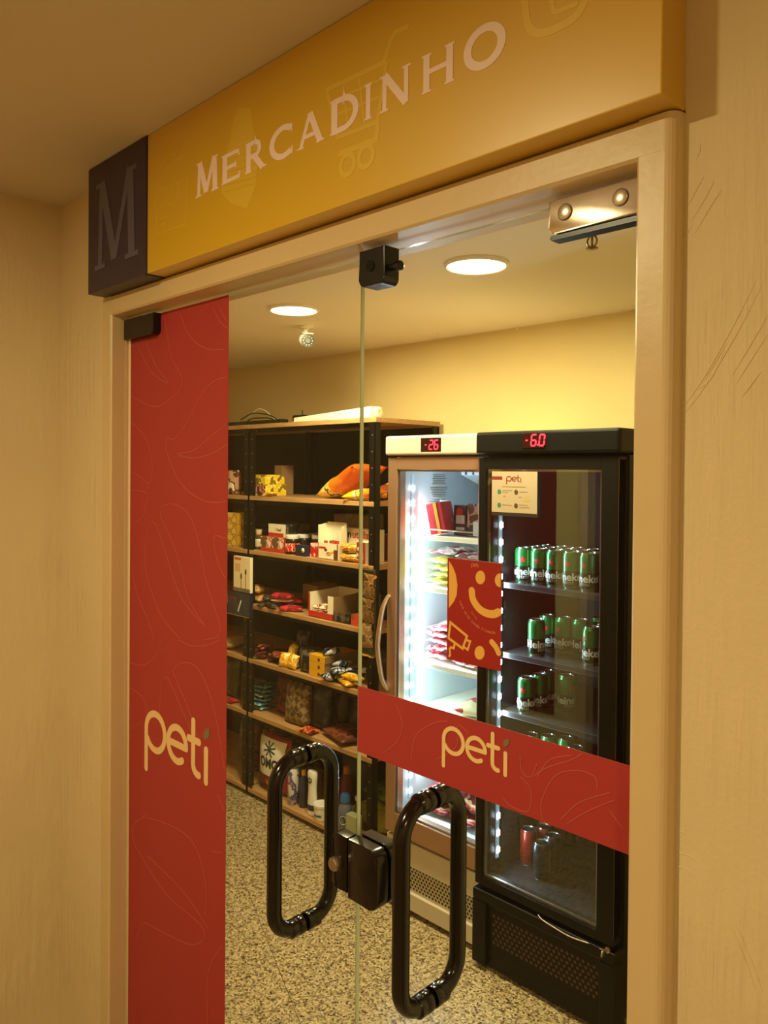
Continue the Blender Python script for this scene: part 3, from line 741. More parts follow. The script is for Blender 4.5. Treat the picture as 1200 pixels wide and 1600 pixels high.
def jar(name, label, cat, x, y, z, r, h, body, lid, lab=None, lidh=.22, group=None, text=None, neck=.85):
    t = thing(name, label, cat, (x, y, z+.0005), 0, group)
    hb = h*(1-lidh)
    bm = newbm(); lathe(bm, [(r*.92, 0), (r, .004), (r, hb*.84), (r*.96, hb*.93), (r*neck, hb)], 24); obj('body', bm, body, t, smooth=True)
    bm = newbm(); lathe(bm, [(r*(neck+.04), hb+.0005), (r*(neck+.06), hb+.002), (r*(neck+.06), h-.002), (r*neck, h)], 24); obj('lid', bm, lid, t, smooth=True)
    if lab:
        bm = newbm(); lathe(bm, [(r+.0004, hb*.18), (r+.0008, hb*.19), (r+.0008, hb*.70), (r+.0004, hb*.71)], 24); obj('label', bm, lab, t, smooth=True)
    return t
def bottle(name, label, cat, x, y, z, prof, body, capp, cap, lab=None, labz=None):
    t = thing(name, label, cat, (x, y, z+.0005))
    bm = newbm(); lathe(bm, prof, 24); obj('body', bm, body, t, smooth=True)
    bm = newbm(); lathe(bm, capp, 20); obj('cap', bm, cap, t, smooth=True)
    if lab:
        r = max(p[0] for p in prof); bm = newbm(); lathe(bm, [(r+.0003, labz[0]), (r+.0008, labz[0]+.001), (r+.0008, labz[1]-.001), (r+.0003, labz[1])], 24); obj('label', bm, lab, t, smooth=True)
    return t
def wrap_text(s, size, r, ang, z, bold=.0008, h=.0007):
    """lettering bent round an upright cylinder; ang = where its middle faces"""
    t = text_bm(s, size, bold, 'CENTER'); xs = [v.co.x for v in t.verts]; x = min(xs)
    while x < max(xs):
        bmesh.ops.bisect_plane(t, geom=t.verts[:]+t.edges[:]+t.faces[:], plane_co=(x, 0, 0), plane_no=(1, 0, 0)); x += .0035
    for v in t.verts:
        a = ang+v.co.x/r; v.co = Vector(((r+h)*math.cos(a), (r+h)*math.sin(a), z+v.co.y))
    return t

# ---- on top of the unit
Y = 1.50
t = carton('cable_cover', 'long cream plastic housing lying on top of the black shelving', 'housing', X_(463, 1.50), X_(583, 1.50), 1.475, .075, 2.0, .052, WHITEP, bev=.004)
me = t.data
w_ = X_(583, 1.50)-X_(463, 1.50)
for v in me.vertices:
    if v.co.x < w_*.2 and v.co.z > .026: v.co.z = .022
bm = newbm(); lathe(bm, [(.020, 0), (.026, .003), (.026, .016), (.020, .020), (.010, .020), (.010, .012)], 20, (w_, .038, .026), 'X'); obj('round_end_cap', bm, WHITEP, t, smooth=True)
for i, xx in enumerate((.62, .70, .75)):
    bm = newbm(); lathe(bm, [(.003, 0), (.003, -.0006), (0, -.0008)], 8, (w_*xx, -.0002, .026), 'Y'); obj('screw_hole', bm, SMOKE, t)
t = carton('power_strip', 'thin black power strip on top of the shelving, under loose cables', 'power strip', X_(352, 1.52), X_(442, 1.52), 1.50, .05, 2.0, .024, BLK, bev=.003)
t = thing('network_box', 'small black network box on top of the shelving beside the cream housing', 'network box', (X_(438, 1.50), 1.57, 2.0005))
obj('housing', box(newbm(), 0, .10, 0, .07, .016, .046, .006), BLK, t); obj('stand', box(newbm(), .01, .09, .01, .06, 0, .016, .003), BLKM, t)
bm = newbm(); lathe(bm, [(.003, 0), (.003, .03), (0, .031)], 8, (.012, .06, .046)); obj('antenna', bm, BLK, t)
for k, (pts, m, lb) in enumerate([
    ([(-3.64, 1.54, 2.03), (-3.57, 1.54, 2.055), (-3.50, 1.54, 2.09), (-3.44, 1.545, 2.08), (-3.40, 1.548, 2.055), (-3.37, 1.56, 2.029)], WHITEP, 'thin white cable looping above the black shelving top'),
    ([(-3.62, 1.512, 2.035), (-3.52, 1.515, 2.065), (-3.42, 1.512, 2.06), (-3.36, 1.515, 2.05), (-3.31, 1.52, 2.029)], BLK, 'thick black cable hump at the left of the shelving top'),
    ([(-3.55, 1.485, 2.006), (-3.48, 1.48, 2.032), (-3.38, 1.48, 2.034), (-3.30, 1.478, 2.028), (-3.24, 1.482, 2.006)], BLK, 'low black cable along the front of the power strip')]):
    tag(obj('cable', tube(newbm(), spline(pts, 8), .0035 if m is BLK else .0022, 8), m), lb, 'cable')

# ---- colours of packaging
RW = pm(['c8281e', 'e8dcc8', 'c8281e'], 70, seed=1); YB = pm(['e8c020', 'f0dc60', '8a6a18'], 50, seed=2); BRN = pm(['6a3a1c', 'a87040', '3a2012'], 60, seed=3)
GOLD = pm(['d8a428', 'a87010', 'ecc860'], 70, seed=4); ORG = pm(['e07414', 'e8a020', 'c04c10'], 24, seed=5); WHT = pm(['efe6d2', 'e2d4b4', 'efe6d2'], 30, seed=6)
NAVY = pm(['141c40', '20305c', 'c8c8d0'], 70, seed=7); DKR = pm(['5c1414', '8c2420', '28100c'], 60, seed=8); PINK = pm(['c41c34', 'e04858', '8c1020'], 60, seed=9)
YEP = pm(['e8b820', 'd88c10', 'f0dc80'], 60, seed=10); DARK = pm(['141214', '2c2624', '5a5048'], 60, seed=11); TEAL = pm(['1c4c5c', '3c8c9c', '88b8b8'], 70, seed=12)
COOKIE = pm(['d89c34', 'b86c1c', 'f0c870'], 110, seed=13); CLEARBR = pm(['8a5c34', 'c88c4c', '4c3420'], 60, seed=14); REDM = mat('red_card', 'c0281e', .4); PLUMC = mat('wine_red_card', '8c2430', .4)
CARD = mat('brown_card', '8a6844', .7); CREAMC = mat('cream_card', 'ece0c4', .55); NAVYM = mat('navy_card', '161c34', .4); YELC = mat('yellow_card', 'e0a41c', .45); DKJAR = mat('dark_jar', '20140e', .25)
BEIGE = mat('beige_cap', 'c8b088', .5); BLUEC = mat('blue_cap', '2c64a8', .4); TUBW = mat('tub_white', 'e6e2d8', .35); GRNY = mat('green_yellow_plastic', '98a038', .4); CLEARP = mk_glass('clear_plastic', (.80, .84, .84), 1.6)

# ---- second board (z 1.618)
z = SZ[1]
b1 = -3.475
bag('snack_pouch', 'white and brown pouch on the left unit, seen at the edge of the red film', 'pouch', .085, .135, .035, pm(['e8e0d0', '5a3020', 'c89880'], 30, seed=21), X_(364, 1.50), 1.50, z, (0, 0, .2), 1)
bag('snack_pouch', 'pale pouch with a dark picture beside the black post', 'pouch', .07, .125, .03, pm(['efe8da', '3a2a2a', 'a84838'], 30, seed=22), X_(371, 1.56), 1.56, z, (0, 0, -.2), 2)
x0, x1 = X_(391, 1.50), X_(413, 1.50)
carton('snack_box', 'brown and white picture box, lower of the pair at the left of the second board', 'box', x0, x1+.01, 1.49, .14, z, .060, pm(['a85038', 'e0b8a0', '5c2c18'], 50, seed=23), YB)
carton('snack_box', 'bright yellow box stacked on the brown picture box', 'box', x0, x1+.005, 1.492, .13, z+.061, .052, YB)
carton('snack_box', 'small dim box standing behind the yellow box', 'box', x0+.0, x0+.07, 1.66, .08, z, .165, CARD)
for i, (px, dx, lb) in enumerate(((411, 0, 'small flat yellow packet in front of the yellow box, left one'), (425, .03, 'small flat yellow packet at the end beside the yellow box'))):
    bag('snack_packet', lb, 'packet', .075, .05, .012, YEP, X_(px, 1.475), 1.482+.0*i, z, flat(.3+i), 30+i)
def tiltbag(label, x, y, w, h, t, m, ry, seed): return bag('chips_bag', label, 'bag', w, h, t, m, x, y, z, (-.25, ry, .15), seed)
ORY = bpy.data.materials.new('orange_to_yellow_film'); ORY.use_nodes = True; nt = ORY.node_tree; bb = nt.nodes['Principled BSDF']
tc = nt.nodes.new('ShaderNodeTexCoord'); sp = nt.nodes.new('ShaderNodeSeparateXYZ'); rp = nt.nodes.new('ShaderNodeValToRGB'); nz = nt.nodes.new('ShaderNodeTexNoise'); nz.inputs['Scale'].default_value = 28
ad = nt.nodes.new('ShaderNodeMath'); ad.operation = 'MULTIPLY_ADD'; ad.inputs[1].default_value = .16
nt.links.new(tc.outputs['Object'], sp.inputs[0]); nt.links.new(tc.outputs['Object'], nz.inputs['Vector']); nt.links.new(nz.outputs['Fac'], ad.inputs[0]); nt.links.new(sp.outputs[2], ad.inputs[2]); nt.links.new(ad.outputs[0], rp.inputs[0])
rp.color_ramp.interpolation = 'CONSTANT'
for p_, c_ in ((0, 'f0c428'), (.13, 'e8d8a8'), (.16, '5c3410'), (.175, 'f0cc40'), (.20, 'e87818'), (.30, 'd85c10')):
    if p_ == 0: e = rp.color_ramp.elements[0]
    else: e = rp.color_ramp.elements.new(p_)
    e.position = p_; e.color = lin(c_)
rp.color_ramp.elements[-1].color = lin('d85c10')
nt.links.new(rp.outputs[0], bb.inputs['Base Color']); bb.inputs['Roughness'].default_value = .3
o = obj('chips_bag', pouch_bm(.22, .34, .10, 41), ORY); rest(o, X_(538, 1.56), 1.60, z, flat(-PI/2-.1, .42)); tag(o, 'large orange chips bag with a yellow end lying tilted on the second board', 'bag')
o = obj('chips_bag', pouch_bm(.11, .20, .05, 42), ORY); rest(o, X_(566, 1.48), 1.50-.0, z, flat(-PI/2+.2, .12)); tag(o, 'smaller yellow chips bag lying in front of the large orange one', 'bag')
o = obj('chips_bag', pouch_bm(.14, .20, .07, 43), pm(['a84c18', 'e89c20', '6c3010'], 26, seed=25)); rest(o, -2.61, 1.68, z, flat(-.4, .2)); tag(o, 'brown and orange chips bag behind the right post of the shelving', 'bag')

# ---- third board (z 1.328)
z = SZ[2]
for i in range(3):
    carton('gold_box', ['gold box at the bottom of the stack left of the posts', 'gold box in the middle of the stack left of the posts', 'gold box on top of the stack left of the posts'][i], 'box', X_(356, 1.50), X_(374, 1.50)-.004*i, 1.49, .10, z+.063*i, .062, GOLD)
jar('spice_jar', 'small dark bottle with a beige cap at the left end of the third board', 'bottle', X_(397, 1.49), 1.50, z, .022, .105, mat('brown_glass', '5c4420', .2), BEIGE, WHT, .26, neck=.7)
for i, (px, yy) in enumerate(((405, 1.60), (412, 1.66))):
    jar('spice_jar', ['dark jar right behind the bottle with the beige cap', 'dark jar further back beside the red and white boxes'][i], 'jar', X_(px, yy), yy, z, .026, .10, DKJAR, BEIGE if i == 0 else SMOKE, None, .2)
xs = [X_(410, 1.49), X_(428, 1.49), X_(447, 1.49)]
RWB = pm(['ece0cc', 'd43020', 'ece0cc', '6a5030'], 45, seed=31)
for i in range(2):
    o = carton('candy_box', ['white and red candy box, lower left one of the stack', 'white and red candy box, lower right one of the stack'][i], 'box', xs[i]+.002, xs[i+1]-.002, 1.475, .08, z, .078, RWB, REDM)
    obj('red_base', box(newbm(), .0005, xs[i+1]-xs[i]-.0045, -.0008, 0, .001, .020), REDM, o)
carton('candy_box', 'red and cream candy box lying on top of the two lower ones', 'box', X_(420, 1.49), X_(447, 1.49), 1.485, .16, z+.079, .068, CREAMC, DARK, text=('1 Real', .022, .055, .032), tcol=SMOKE)
bpy.context.view_layer.update()
obj('red_band', box(newbm(), .001, .13, -.0008, 0, .003, .022), REDM, [o for o in COL.objects if o.name.startswith('candy_box')][-1])
JB = DKJAR
jars = [(455, 1.50, 'hazelnut spread jar with a white lid, first in front'), (468, 1.575, 'hazelnut spread jar with a white lid, second one back'), (482, 1.60, 'hazelnut spread jar with a white lid, third one back'), (497, 1.60, 'hazelnut spread jar with a white lid, beside the display box')]
for px, yy, lb in jars: jar('spread_jar', lb, 'jar', X_(px, yy), yy, z, .036, .098, JB, TUBW, RW if yy < 1.55 else None, .20, neck=.9)
carton('small_packet', 'navy packet standing in front of the spread jars', 'packet', X_(462, 1.47), X_(478, 1.47), 1.465, .03, z, .055, NAVYM)
bm = newbm(); lathe(bm, [(.012, 0), (.012, -.0006), (0, -.0007)], 16, (.062, -.0003, .03), 'Y'); obj('white_spot', bm, TUBW, [o for o in COL.objects if o.name.startswith('small_packet')][-1])
carton('small_packet', 'red and white packet between the navy packet and the display box', 'packet', X_(479, 1.475), X_(496, 1.475), 1.47, .06, z, .068, pm(['c8281e', 'd84830', 'f0e0d0'], 60, seed=33), REDM)
# display box with stepped side
def display(name, label, x0, x1, y, d, z, h, hf, mf, mi, group=None):
    w = x1-x0; t = thing(name, label, 'display box', (x0, y, z+.0005)); k = .003
    b = newbm(); box(b, 0, w, 0, k, 0, hf, 0, 0); obj('front_panel', b, mf, t)
    b = newbm()
    for xx in (0, w-k):
        a = [(0, 0), (d, 0), (d, h*1.05), (d*.25, h), (.0, h)] if xx == 0 else [(0, 0), (d, 0), (d, h*1.05), (d*.5, h*.95), (d*.25, hf), (0, hf)]
        v0 = [b.verts.new((xx, p[0], p[1])) for p in a]; v1 = [b.verts.new((xx+k, p[0], p[1])) for p in a]
        b.faces.new(v0); b.faces.new(v1)
        for i in range(len(a)): b.faces.new((v0[i], v0[(i+1) % len(a)], v1[(i+1) % len(a)], v1[i]))
    box(b, k, w-k, d-k, d, 0, h*1.08); box(b, k, w-k, 0, d-k, 0, k); obj('tray', b, mi, t)
    return t, w
t, w = display('display_box', 'open white display box with chocolate picture beside the red packet', X_(498, 1.475), X_(528, 1.475), 1.47, .060, z, .165, .078, CREAMC, CREAMC)
bm = newbm()
for (a, c, r) in ((.4, .045, .010), (.55, .028, .012)): poly(bm, disc2(w*a, c, r*1.2, r*.7), lambda u, v, k: Vector((u, -.0006*k, v)))
obj('chocolate_picture', bm, mat('choc_brown', '6a3818', .4), t)
bm = newbm(); ribbon(bm, [(w*.45, .022), (w*.85, .040)], .009, lambda u, v, k: Vector((u, -.0005*k, v))); obj('biscuit_picture', bm, YELC, t)
obj('dark_corner', box(newbm(), w*.82, w-.001, -.0008, 0, .004, .05), mat('choc_brown', '6a3818'), t)
obj('red_title', box(newbm(), .006, w*.4, -.0006, 0, .050, .060), REDM, t)
for i in range(5):
    bag('wafer_bar', ['wafer bar in the white display box, front left one', 'wafer bar in the white display box, front right one', 'wafer bar in the white display box, middle one', 'wafer bar in the white display box, behind the middle one', 'wafer bar in the white display box, at the back'][i], 'bar', .028, .085, .006, pm(['ece0c4', '5c2c14', 'c84028'], 60, seed=35),
        t.location.x+.04+.035*(i % 2)+(.02 if i > 1 else 0), 1.484+.0085*i, z+.004, (-.05, 0, 0), 60+i)
SBX = X_(527, 1.556)
o = carton('spread_box', 'white hazelnut spread box reading nutella, behind the cookie packs', 'box', SBX, -2.578, 1.556, .05, z, .152, CREAMC, CREAMC, text=None)
tb = newbm(); text_flat(tb, 'n', .052, facing(X_(543, 1.556)-SBX, -.0008, .106), .0012); obj('black_letter', tb, BLK, o)
tb = newbm(); text_flat(tb, 'utella', .052, facing(X_(543, 1.556)-SBX+.033, -.0008, .106), .0012); obj('red_lettering', tb, REDM, o)
x0, x1 = X_(530, 1.475), X_(554, 1.475)
for i in range(2):
    bag('cookie_pack', ['golden cookie pack, lower one in front of the spread box', 'golden cookie pack, upper one in front of the spread box'][i], 'cookie pack', .043, x1-x0+.02, .075, COOKIE, (x0+x1)/2, 1.50, z+.044*i, (0, PI/2, 0), 70+i)
carton('cookie_box', 'red and cream cookie box at the right end beside the golden packs', 'box', X_(556, 1.475), X_(570, 1.475), 1.47, .075, z, .100, pm(['9c2420', 'e0c8a0', '9c2420'], 40, seed=37), CREAMC, CREAMC)
carton('brown_box', 'tall brown box at the back behind the display box, left one', 'box', X_(521, 1.68), X_(541, 1.68), 1.68, .10, z, .205, CARD)
carton('brown_box', 'wider brown box at the back behind the spread box', 'box', X_(539, 1.65), X_(574, 1.65), 1.64, .12, z, .212, pm(['8a6844', '6a4c30', '8a6844'], 30, seed=38), CARD)
o = carton('wine_red_box', 'wine red box with a beige end, seen between the shelving post and the freezer', 'box', -2.70, -2.512, 1.66, .13, z, .120, PLUMC, pm(['b49a70', '6a5030', 'b49a70'], 30, seed=39))
# faces its end panel to the right side: beige strip and letter on the visible end
o.data.materials[1] = PLUMC
bm = box(newbm(), .1885, .1893, .002, .032, .004, .112); obj('beige_end_panel', bm, pm(['b49a70', '7a6040', 'b49a70'], 30, seed=39), o)
tb = newbm(); text_flat(tb, 'C', .06, Matrix.Translation((.1893, .07, .03)) @ Matrix.Rotation(PI/2, 4, 'Z') @ Matrix.Rotation(PI/2, 4, 'X'), .001); obj('letter', tb, CREAMC, o)

# hanging snack bag strip on the right post
t = thing('hanging_bag', 'long clear snack bag strip hanging from the right post of the shelving', 'bag', (-2.515, 1.435, 1.32))
o = obj('bag_film', pouch_bm(.115, .40, .03, 81), CLEARP, t, (0, 0, -.40))
for i, zz in enumerate((-.36, -.25, -.14)):
    obj('snack_filling', pouch_bm(.085, .115, .022, 82+i), [pm(['c88c54', 'e8c898', '8a5c34'], 50, seed=41), CLEARBR, CLEARBR][i], t, (.004*i, 0, zz), (0, .1*i-.1, 0))
bm = tube(newbm(), [(0, .0, -.002), (0, 0, .012), (0, .010, .016)], .0015, 6); obj('hook', bm, STEEL, t)

# cable package and blue package hooked on the left post
o = carton('cable_package', 'bright white cable package hanging on the left post', 'package', X_(366, 1.43), X_(392, 1.43), 1.425, .018, Z_(379, 925, 1.43), Z_(379, 870, 1.43)-Z_(379, 925, 1.43), mat('bright_card', 'f4e4bc', .5), CREAMC)
hh = Z_(379, 870, 1.43)-Z_(379, 925, 1.43); ww = X_(392, 1.43)-X_(366, 1.43)
bm = newbm(); fmc = lambda u, v, k: Vector((u*ww, -.0005*k, v*hh))
q = [(u*ww, v*hh) for u, v in ((.42, .02), (.42, .36))]
for u, v in ((.47, .38), (.74, .52)):
    ribbon(bm, [(u*ww, .03*hh), (u*ww, v*hh)], .004, lambda a, c, k: Vector((a, -.0005*k, c))); ribbon(bm, [(u*ww, v*hh), (u*ww, (v+.11)*hh)], .014, lambda a, c, k: Vector((a, -.0006*k, c)), rnd=False)
    ribbon(bm, [(u*ww, (v+.11)*hh), (u*ww, (v+.15)*hh)], .008, lambda a, c, k: Vector((a, -.0006*k, c)), rnd=False)
obj('plug_picture', bm, SMOKE, o)
obj('red_title', box(newbm(), ww*.06, ww*.46, -.0006, 0, hh*.90, hh*.97), mat('orange_red_ink', 'd85c34', .5), o)
obj('orange_picture', box(newbm(), ww*.10, ww*.42, -.0006, 0, hh*.58, hh*.80), mat('pale_orange_ink', 'ecb488', .5), o)
obj('grey_base', box(newbm(), ww*.0, ww*1.0, -.0007, 0, 0.0005, hh*.11), mat('grey_brown_card', '7a6a50', .5), o)
o = carton('blue_package', 'dark blue package on a clear tray, hanging under the cable package', 'package', X_(356, 1.42), X_(390, 1.42), 1.42, .022, Z_(379, 962, 1.42), .120, pm(['182440', '24304c', '101828'], 20, seed=51), NAVYM)
bm = newbm(); ribbon(bm, [(.10, .02), (.125, .075)], .010, lambda a, c, k: Vector((a, -.0005*k, c))); obj('white_picture', bm, TUBW, o)
obj('red_picture', box(newbm(), .02, .09, -.0006, 0, .080, .094), mat('dull_red_ink', '6c2428'), o)
obj('clear_tray', box(newbm(), -.002, X_(390, 1.42)-X_(356, 1.42)+.002, -.006, .024, -.006, -.001), STEEL, o)

# ---- fourth board (z 1.035)
z = SZ[3]
BREAD = pm(['b87838', 'd8a868', '6a3c18'], 30, seed=55)
o = bag('bread_roll_pack', 'brown bread pack at the left end of the fourth board, upper one', 'pack', .11, .10, .05, BREAD, X_(394, 1.52), 1.545, z+.036, flat(.3), 90)
o = bag('bread_roll_pack', 'brown bread pack at the left end of the fourth board, lower one', 'pack', .12, .11, .036, BREAD, X_(398, 1.50), 1.52, z, flat(-.2), 91)
barc = [(409, 1.49, DARK, 'dark chocolate bar at the left of the fourth board'), (417, 1.52, DARK, 'dark chocolate bar with a pale end lying askew'), (424, 1.47, DARK, 'dark chocolate bar at the front edge with a white tip'), (432, 1.55, DKR, 'dark red chocolate bar further back'),
        (444, 1.56, DKR, 'dark plum bar behind the pink ones'), (455, 1.57, DARK, 'dark bar behind the rightmost pink bar')]
for i, (px, yy, m, lb) in enumerate(barc): bag('chocolate_bar', lb, 'bar', .04, .13, .016, m, X_(px, yy), yy, z+.0005*i, flat(.5+.35*i), 95+i)
bag('chocolate_bar', 'pale pink bar lying on top of the pink and red ones', 'bar', .036, .12, .016, mat('pale_pink_film', 'ecc0b0', .3), X_(441, 1.51), 1.51, z+.032, flat(-1.15), 105)
for i, (px, yy, lb) in enumerate(((441, 1.50, 'bright pink red bar under the pale one'), (455, 1.485, 'bright pink red bar at the front right of the bar pile'), (449, 1.53, 'bright pink red bar between the other two'))):
    bag('chocolate_bar', lb, 'bar', .045, .13, .030, PINK, X_(px, yy), yy, z, flat([-1.3, -1.0, -1.5][i]), 106+i)
carton('brown_tray', 'dim brown carton beside the white display tray', 'carton', X_(467, 1.60), X_(490, 1.60), 1.60, .14, z, .12, CARD)
t, w = display('display_tray', 'white display tray with a red side, full of small chocolates', X_(484, 1.48), X_(522, 1.48), 1.475, .20, z, .120, .030, REDM, CREAMC)
obj('red_side', box(newbm(), -.001, .010, -.0012, 0, 0, .118), REDM, t)
obj('white_flap', box(newbm(), w-.04, w-.001, .0005, .0035, .03, .115), CREAMC, t)
n = 0
LAY = ('', ', upper layer')
CHW = pm(['efe2c0', '6a3014', 'e8d8b0', 'b83020'], 55, seed=57)
CW = ['at the front left', 'at the front middle', 'at the front right', 'in the second row left', 'in the second row middle', 'in the second row right', 'at the back left', 'at the back right']
for r, c, ly in [(r, c, ly) for ly in (0, 1) for r in range(3) for c in range(3 if r < 2 else 2)]:
        bag('chocolate_packet', 'white and brown chocolate packet in the red tray, '+CW[n % 8]+LAY[ly], 'packet', .040, .042, .022, CHW if r < 2 else PINK, t.location.x+.036+.046*c, 1.505+.048*r, z+.005+.030*ly, flat(.4*n), 120+n, 'chocolates in the red and white display tray'); n += 1
t, w = display('display_tray', 'dark display tray beside the white one, with flat silver bars', X_(523, 1.48), X_(549, 1.48), 1.475, .20, z, .115, .045, DARK, CARD)
for i in range(4): bag('chocolate_packet', ['silver and dark bar in the dark tray, lowest', 'silver and dark bar in the dark tray, second from below', 'silver and dark bar in the dark tray, third from below', 'silver and dark bar in the dark tray, topmost'][i], 'packet', .03, .075, .012, pm(['2a2a30', 'a8a4a8', '141418'], 40, seed=58), t.location.x+w/2-.004, 1.500+.036*i, z+.006+.008*i, flat(PI/2), 130+i)
carton('navy_box', 'dark navy box behind the right end of the fourth board', 'box', X_(549, 1.53), X_(572, 1.53), 1.53, .12, z, .118, NAVYM)
carton('red_box', 'small red and brown box at the right end of the fourth board', 'box', X_(550, 1.475), X_(566, 1.475), 1.47, .05, z, .052, pm(['b82420', '7a5030', 'd04030'], 40, seed=59))

# ---- fifth board (z 0.744)
z = SZ[4]
LOW = ['dark red packet in the pile on the fifth board, '+s for s in ('far left', 'second from left', 'third from left', 'fourth from left', 'leftmost at the back', 'rightmost at the back', 'topmost')]
for i, (px, yy, zz) in enumerate(((395, 1.50, 0), (406, 1.49, 0), (418, 1.485, 0), (430, 1.48, 0), (400, 1.58, 0), (425, 1.57, 0), (410, 1.52, .028))):
    bag('candy_packet', LOW[i], 'packet', .07, .09, .030, DKR if i % 3 else pm(['7c2c20', 'b86c4c', '38140e'], 50, seed=61), X_(px, yy), yy+.02, z+zz, flat(.5*i), 140+i)
for i, (px, yy, zz, lb) in enumerate(((444, 1.475, 0, 'yellow candy packet, left one in the middle of the fifth board'), (457, 1.475, 0, 'yellow candy packet, right one in the middle of the fifth board'), (451, 1.51, .03, 'yellow candy packet on top of the other yellow ones'))):
    bag('candy_packet', lb, 'packet', .065, .075, .045, YEP, X_(px, yy), yy+.01, z+zz, (-.35, .1*i, .3-.3*i), 150+i)
for i, (px, yy) in enumerate(((470, 1.50), (480, 1.50), (474, 1.60))):
    bag('dark_bag', ['black snack bag beside the yellow packets', 'black snack bag touching the yellow boxes', 'tall black snack bag at the back of the fifth board'][i], 'bag', .09, .12+.05*(i == 2), .05, DARK, X_(px, yy), yy, z, (-.1, 0, .1*i), 155+i)
for i in range(3):
    o = carton('yellow_box', ['yellow box at the bottom of the stack of three', 'yellow box in the middle of the stack of three', 'yellow box on top of the stack of three'][i], 'box', X_(485, 1.475), X_(509, 1.475)+.004*(i == 2), 1.47, .22, z+.036*i, .0355, YELC, CARD, YELC)
    bm = newbm(); lathe(bm, [(.009, 0), (.009, -.0006), (0, -.0007)], 12, (.075, -.0003, .017), 'Y'); obj('round_mark', bm, mat('brown_mark', '6a3c10'), o)
for i, (px, yy, zz) in enumerate(((511, 1.455, 0), (523, 1.458, 0), (517, 1.48, .03), (513, 1.50, .075))):
    bag('navy_packet', ['navy packet hanging over the edge of the fifth board, left', 'navy packet beside the first at the board edge', 'navy packet on top of the navy pile', 'navy packet leaning on the yellow boxes'][i], 'packet', .075, .085, .035, NAVY, X_(px, yy), yy+.025, z+zz, flat(.8*i, -.15), 160+i)
for i, (px, yy, m, lb) in enumerate(((537, 1.46, YEP, 'orange bar at the front of the right end of the fifth board'), (548, 1.462, YEP, 'orange and yellow bar at the far right end of the fifth board'), (541, 1.52, BRN, 'brown bar behind the orange ones'), (553, 1.53, NAVY, 'dark blue pack at the far right of the fifth board'))):
    bag('wafer_packet', lb, 'packet', .05, .12, .03, m, X_(px, yy), yy+.02, z, flat(1.2+.4*i), 165+i)

# ---- sixth board (z 0.453)
z = SZ[5]
for i in range(6):
    bag('towel_pack', 'blue and white pack in the stack left on the sixth board, '+['lowest', 'second from below', 'third from below', 'third from the top', 'second from the top', 'topmost'][i], 'pack', .14, .11, .020, TEAL, X_(404, 1.53), 1.53, z+.0205*i, flat(.15*(i % 3)-.1), 170+i)
TRI = bpy.data.materials.new('diamond_print'); TRI.use_nodes = True; nt = TRI.node_tree; bb = nt.nodes['Principled BSDF']
tc = nt.nodes.new('ShaderNodeTexCoord'); mp = nt.nodes.new('ShaderNodeMapping'); mp.inputs['Rotation'].default_value = (0, PI/4, 0); ck = nt.nodes.new('ShaderNodeTexChecker'); ck.inputs['Scale'].default_value = 32; ck.inputs[1].default_value = lin('5a4228'); ck.inputs[2].default_value = lin('8c7450')  # print colours darkened: shade of the low boards put into the colour
vo = nt.nodes.new('ShaderNodeTexVoronoi'); vo.inputs['Scale'].default_value = 40; mr = nt.nodes.new('ShaderNodeMath'); mr.operation = 'LESS_THAN'; mr.inputs[1].default_value = .28
mx = nt.nodes.new('ShaderNodeMix'); mx.data_type = 'RGBA'; mx.inputs[7].default_value = lin('2c1812')
nt.links.new(tc.outputs['Object'], mp.inputs[0]); nt.links.new(mp.outputs[0], ck.inputs[0]); nt.links.new(mp.outputs[0], vo.inputs['Vector']); nt.links.new(vo.outputs['Distance'], mr.inputs[0]); nt.links.new(mr.outputs[0], mx.inputs[0]); nt.links.new(ck.outputs[0], mx.inputs[6]); nt.links.new(mx.outputs[2], bb.inputs['Base Color']); bb.inputs['Roughness'].default_value = .4
bag('snack_bag', 'tall snack bag with a diamond pattern in the middle of the sixth board', 'bag', .19, .215, .07, TRI, X_(463, 1.50), 1.52, z, (-.08, 0, .05), 180)
bag('snack_bag', 'tall red edged snack bag behind the diamond patterned one', 'bag', .12, .20, .06, DKR, X_(440, 1.56), 1.58, z, (-.08, 0, -.1), 181)
bag('candy_packet', 'small red and orange packet lying before the diamond patterned bag', 'packet', .10, .07, .025, pm(['a82818', 'e07838', '5c1410'], 40, seed=66), X_(478, 1.47), 1.475, z, flat(.1), 182)
bag('brown_bag', 'flat reddish brown bag lying at the right of the sixth board', 'bag', .16, .22, .05, pm(['5c2c1c', '7c4028', '3c1c14'], 20, seed=71), X_(537, 1.53), 1.55, z, flat(1.3), 189)
for i, (px, yy, hh_) in enumerate(((500, 1.55, .21), (520, 1.57, .20), (541, 1.60, .19))):
    bag('dark_bag', ['dark bag right of the diamond patterned one', 'dark bag in the shade, middle of the right half of the sixth board', 'dark bag in the shade at the right end of the sixth board'][i], 'bag', .14, hh_, .07, pm(['1c1c20', '34343c', '4c4c54'], 20, seed=67+i), X_(px, yy), yy, z, (-.1, 0, .1*i), 185+i)

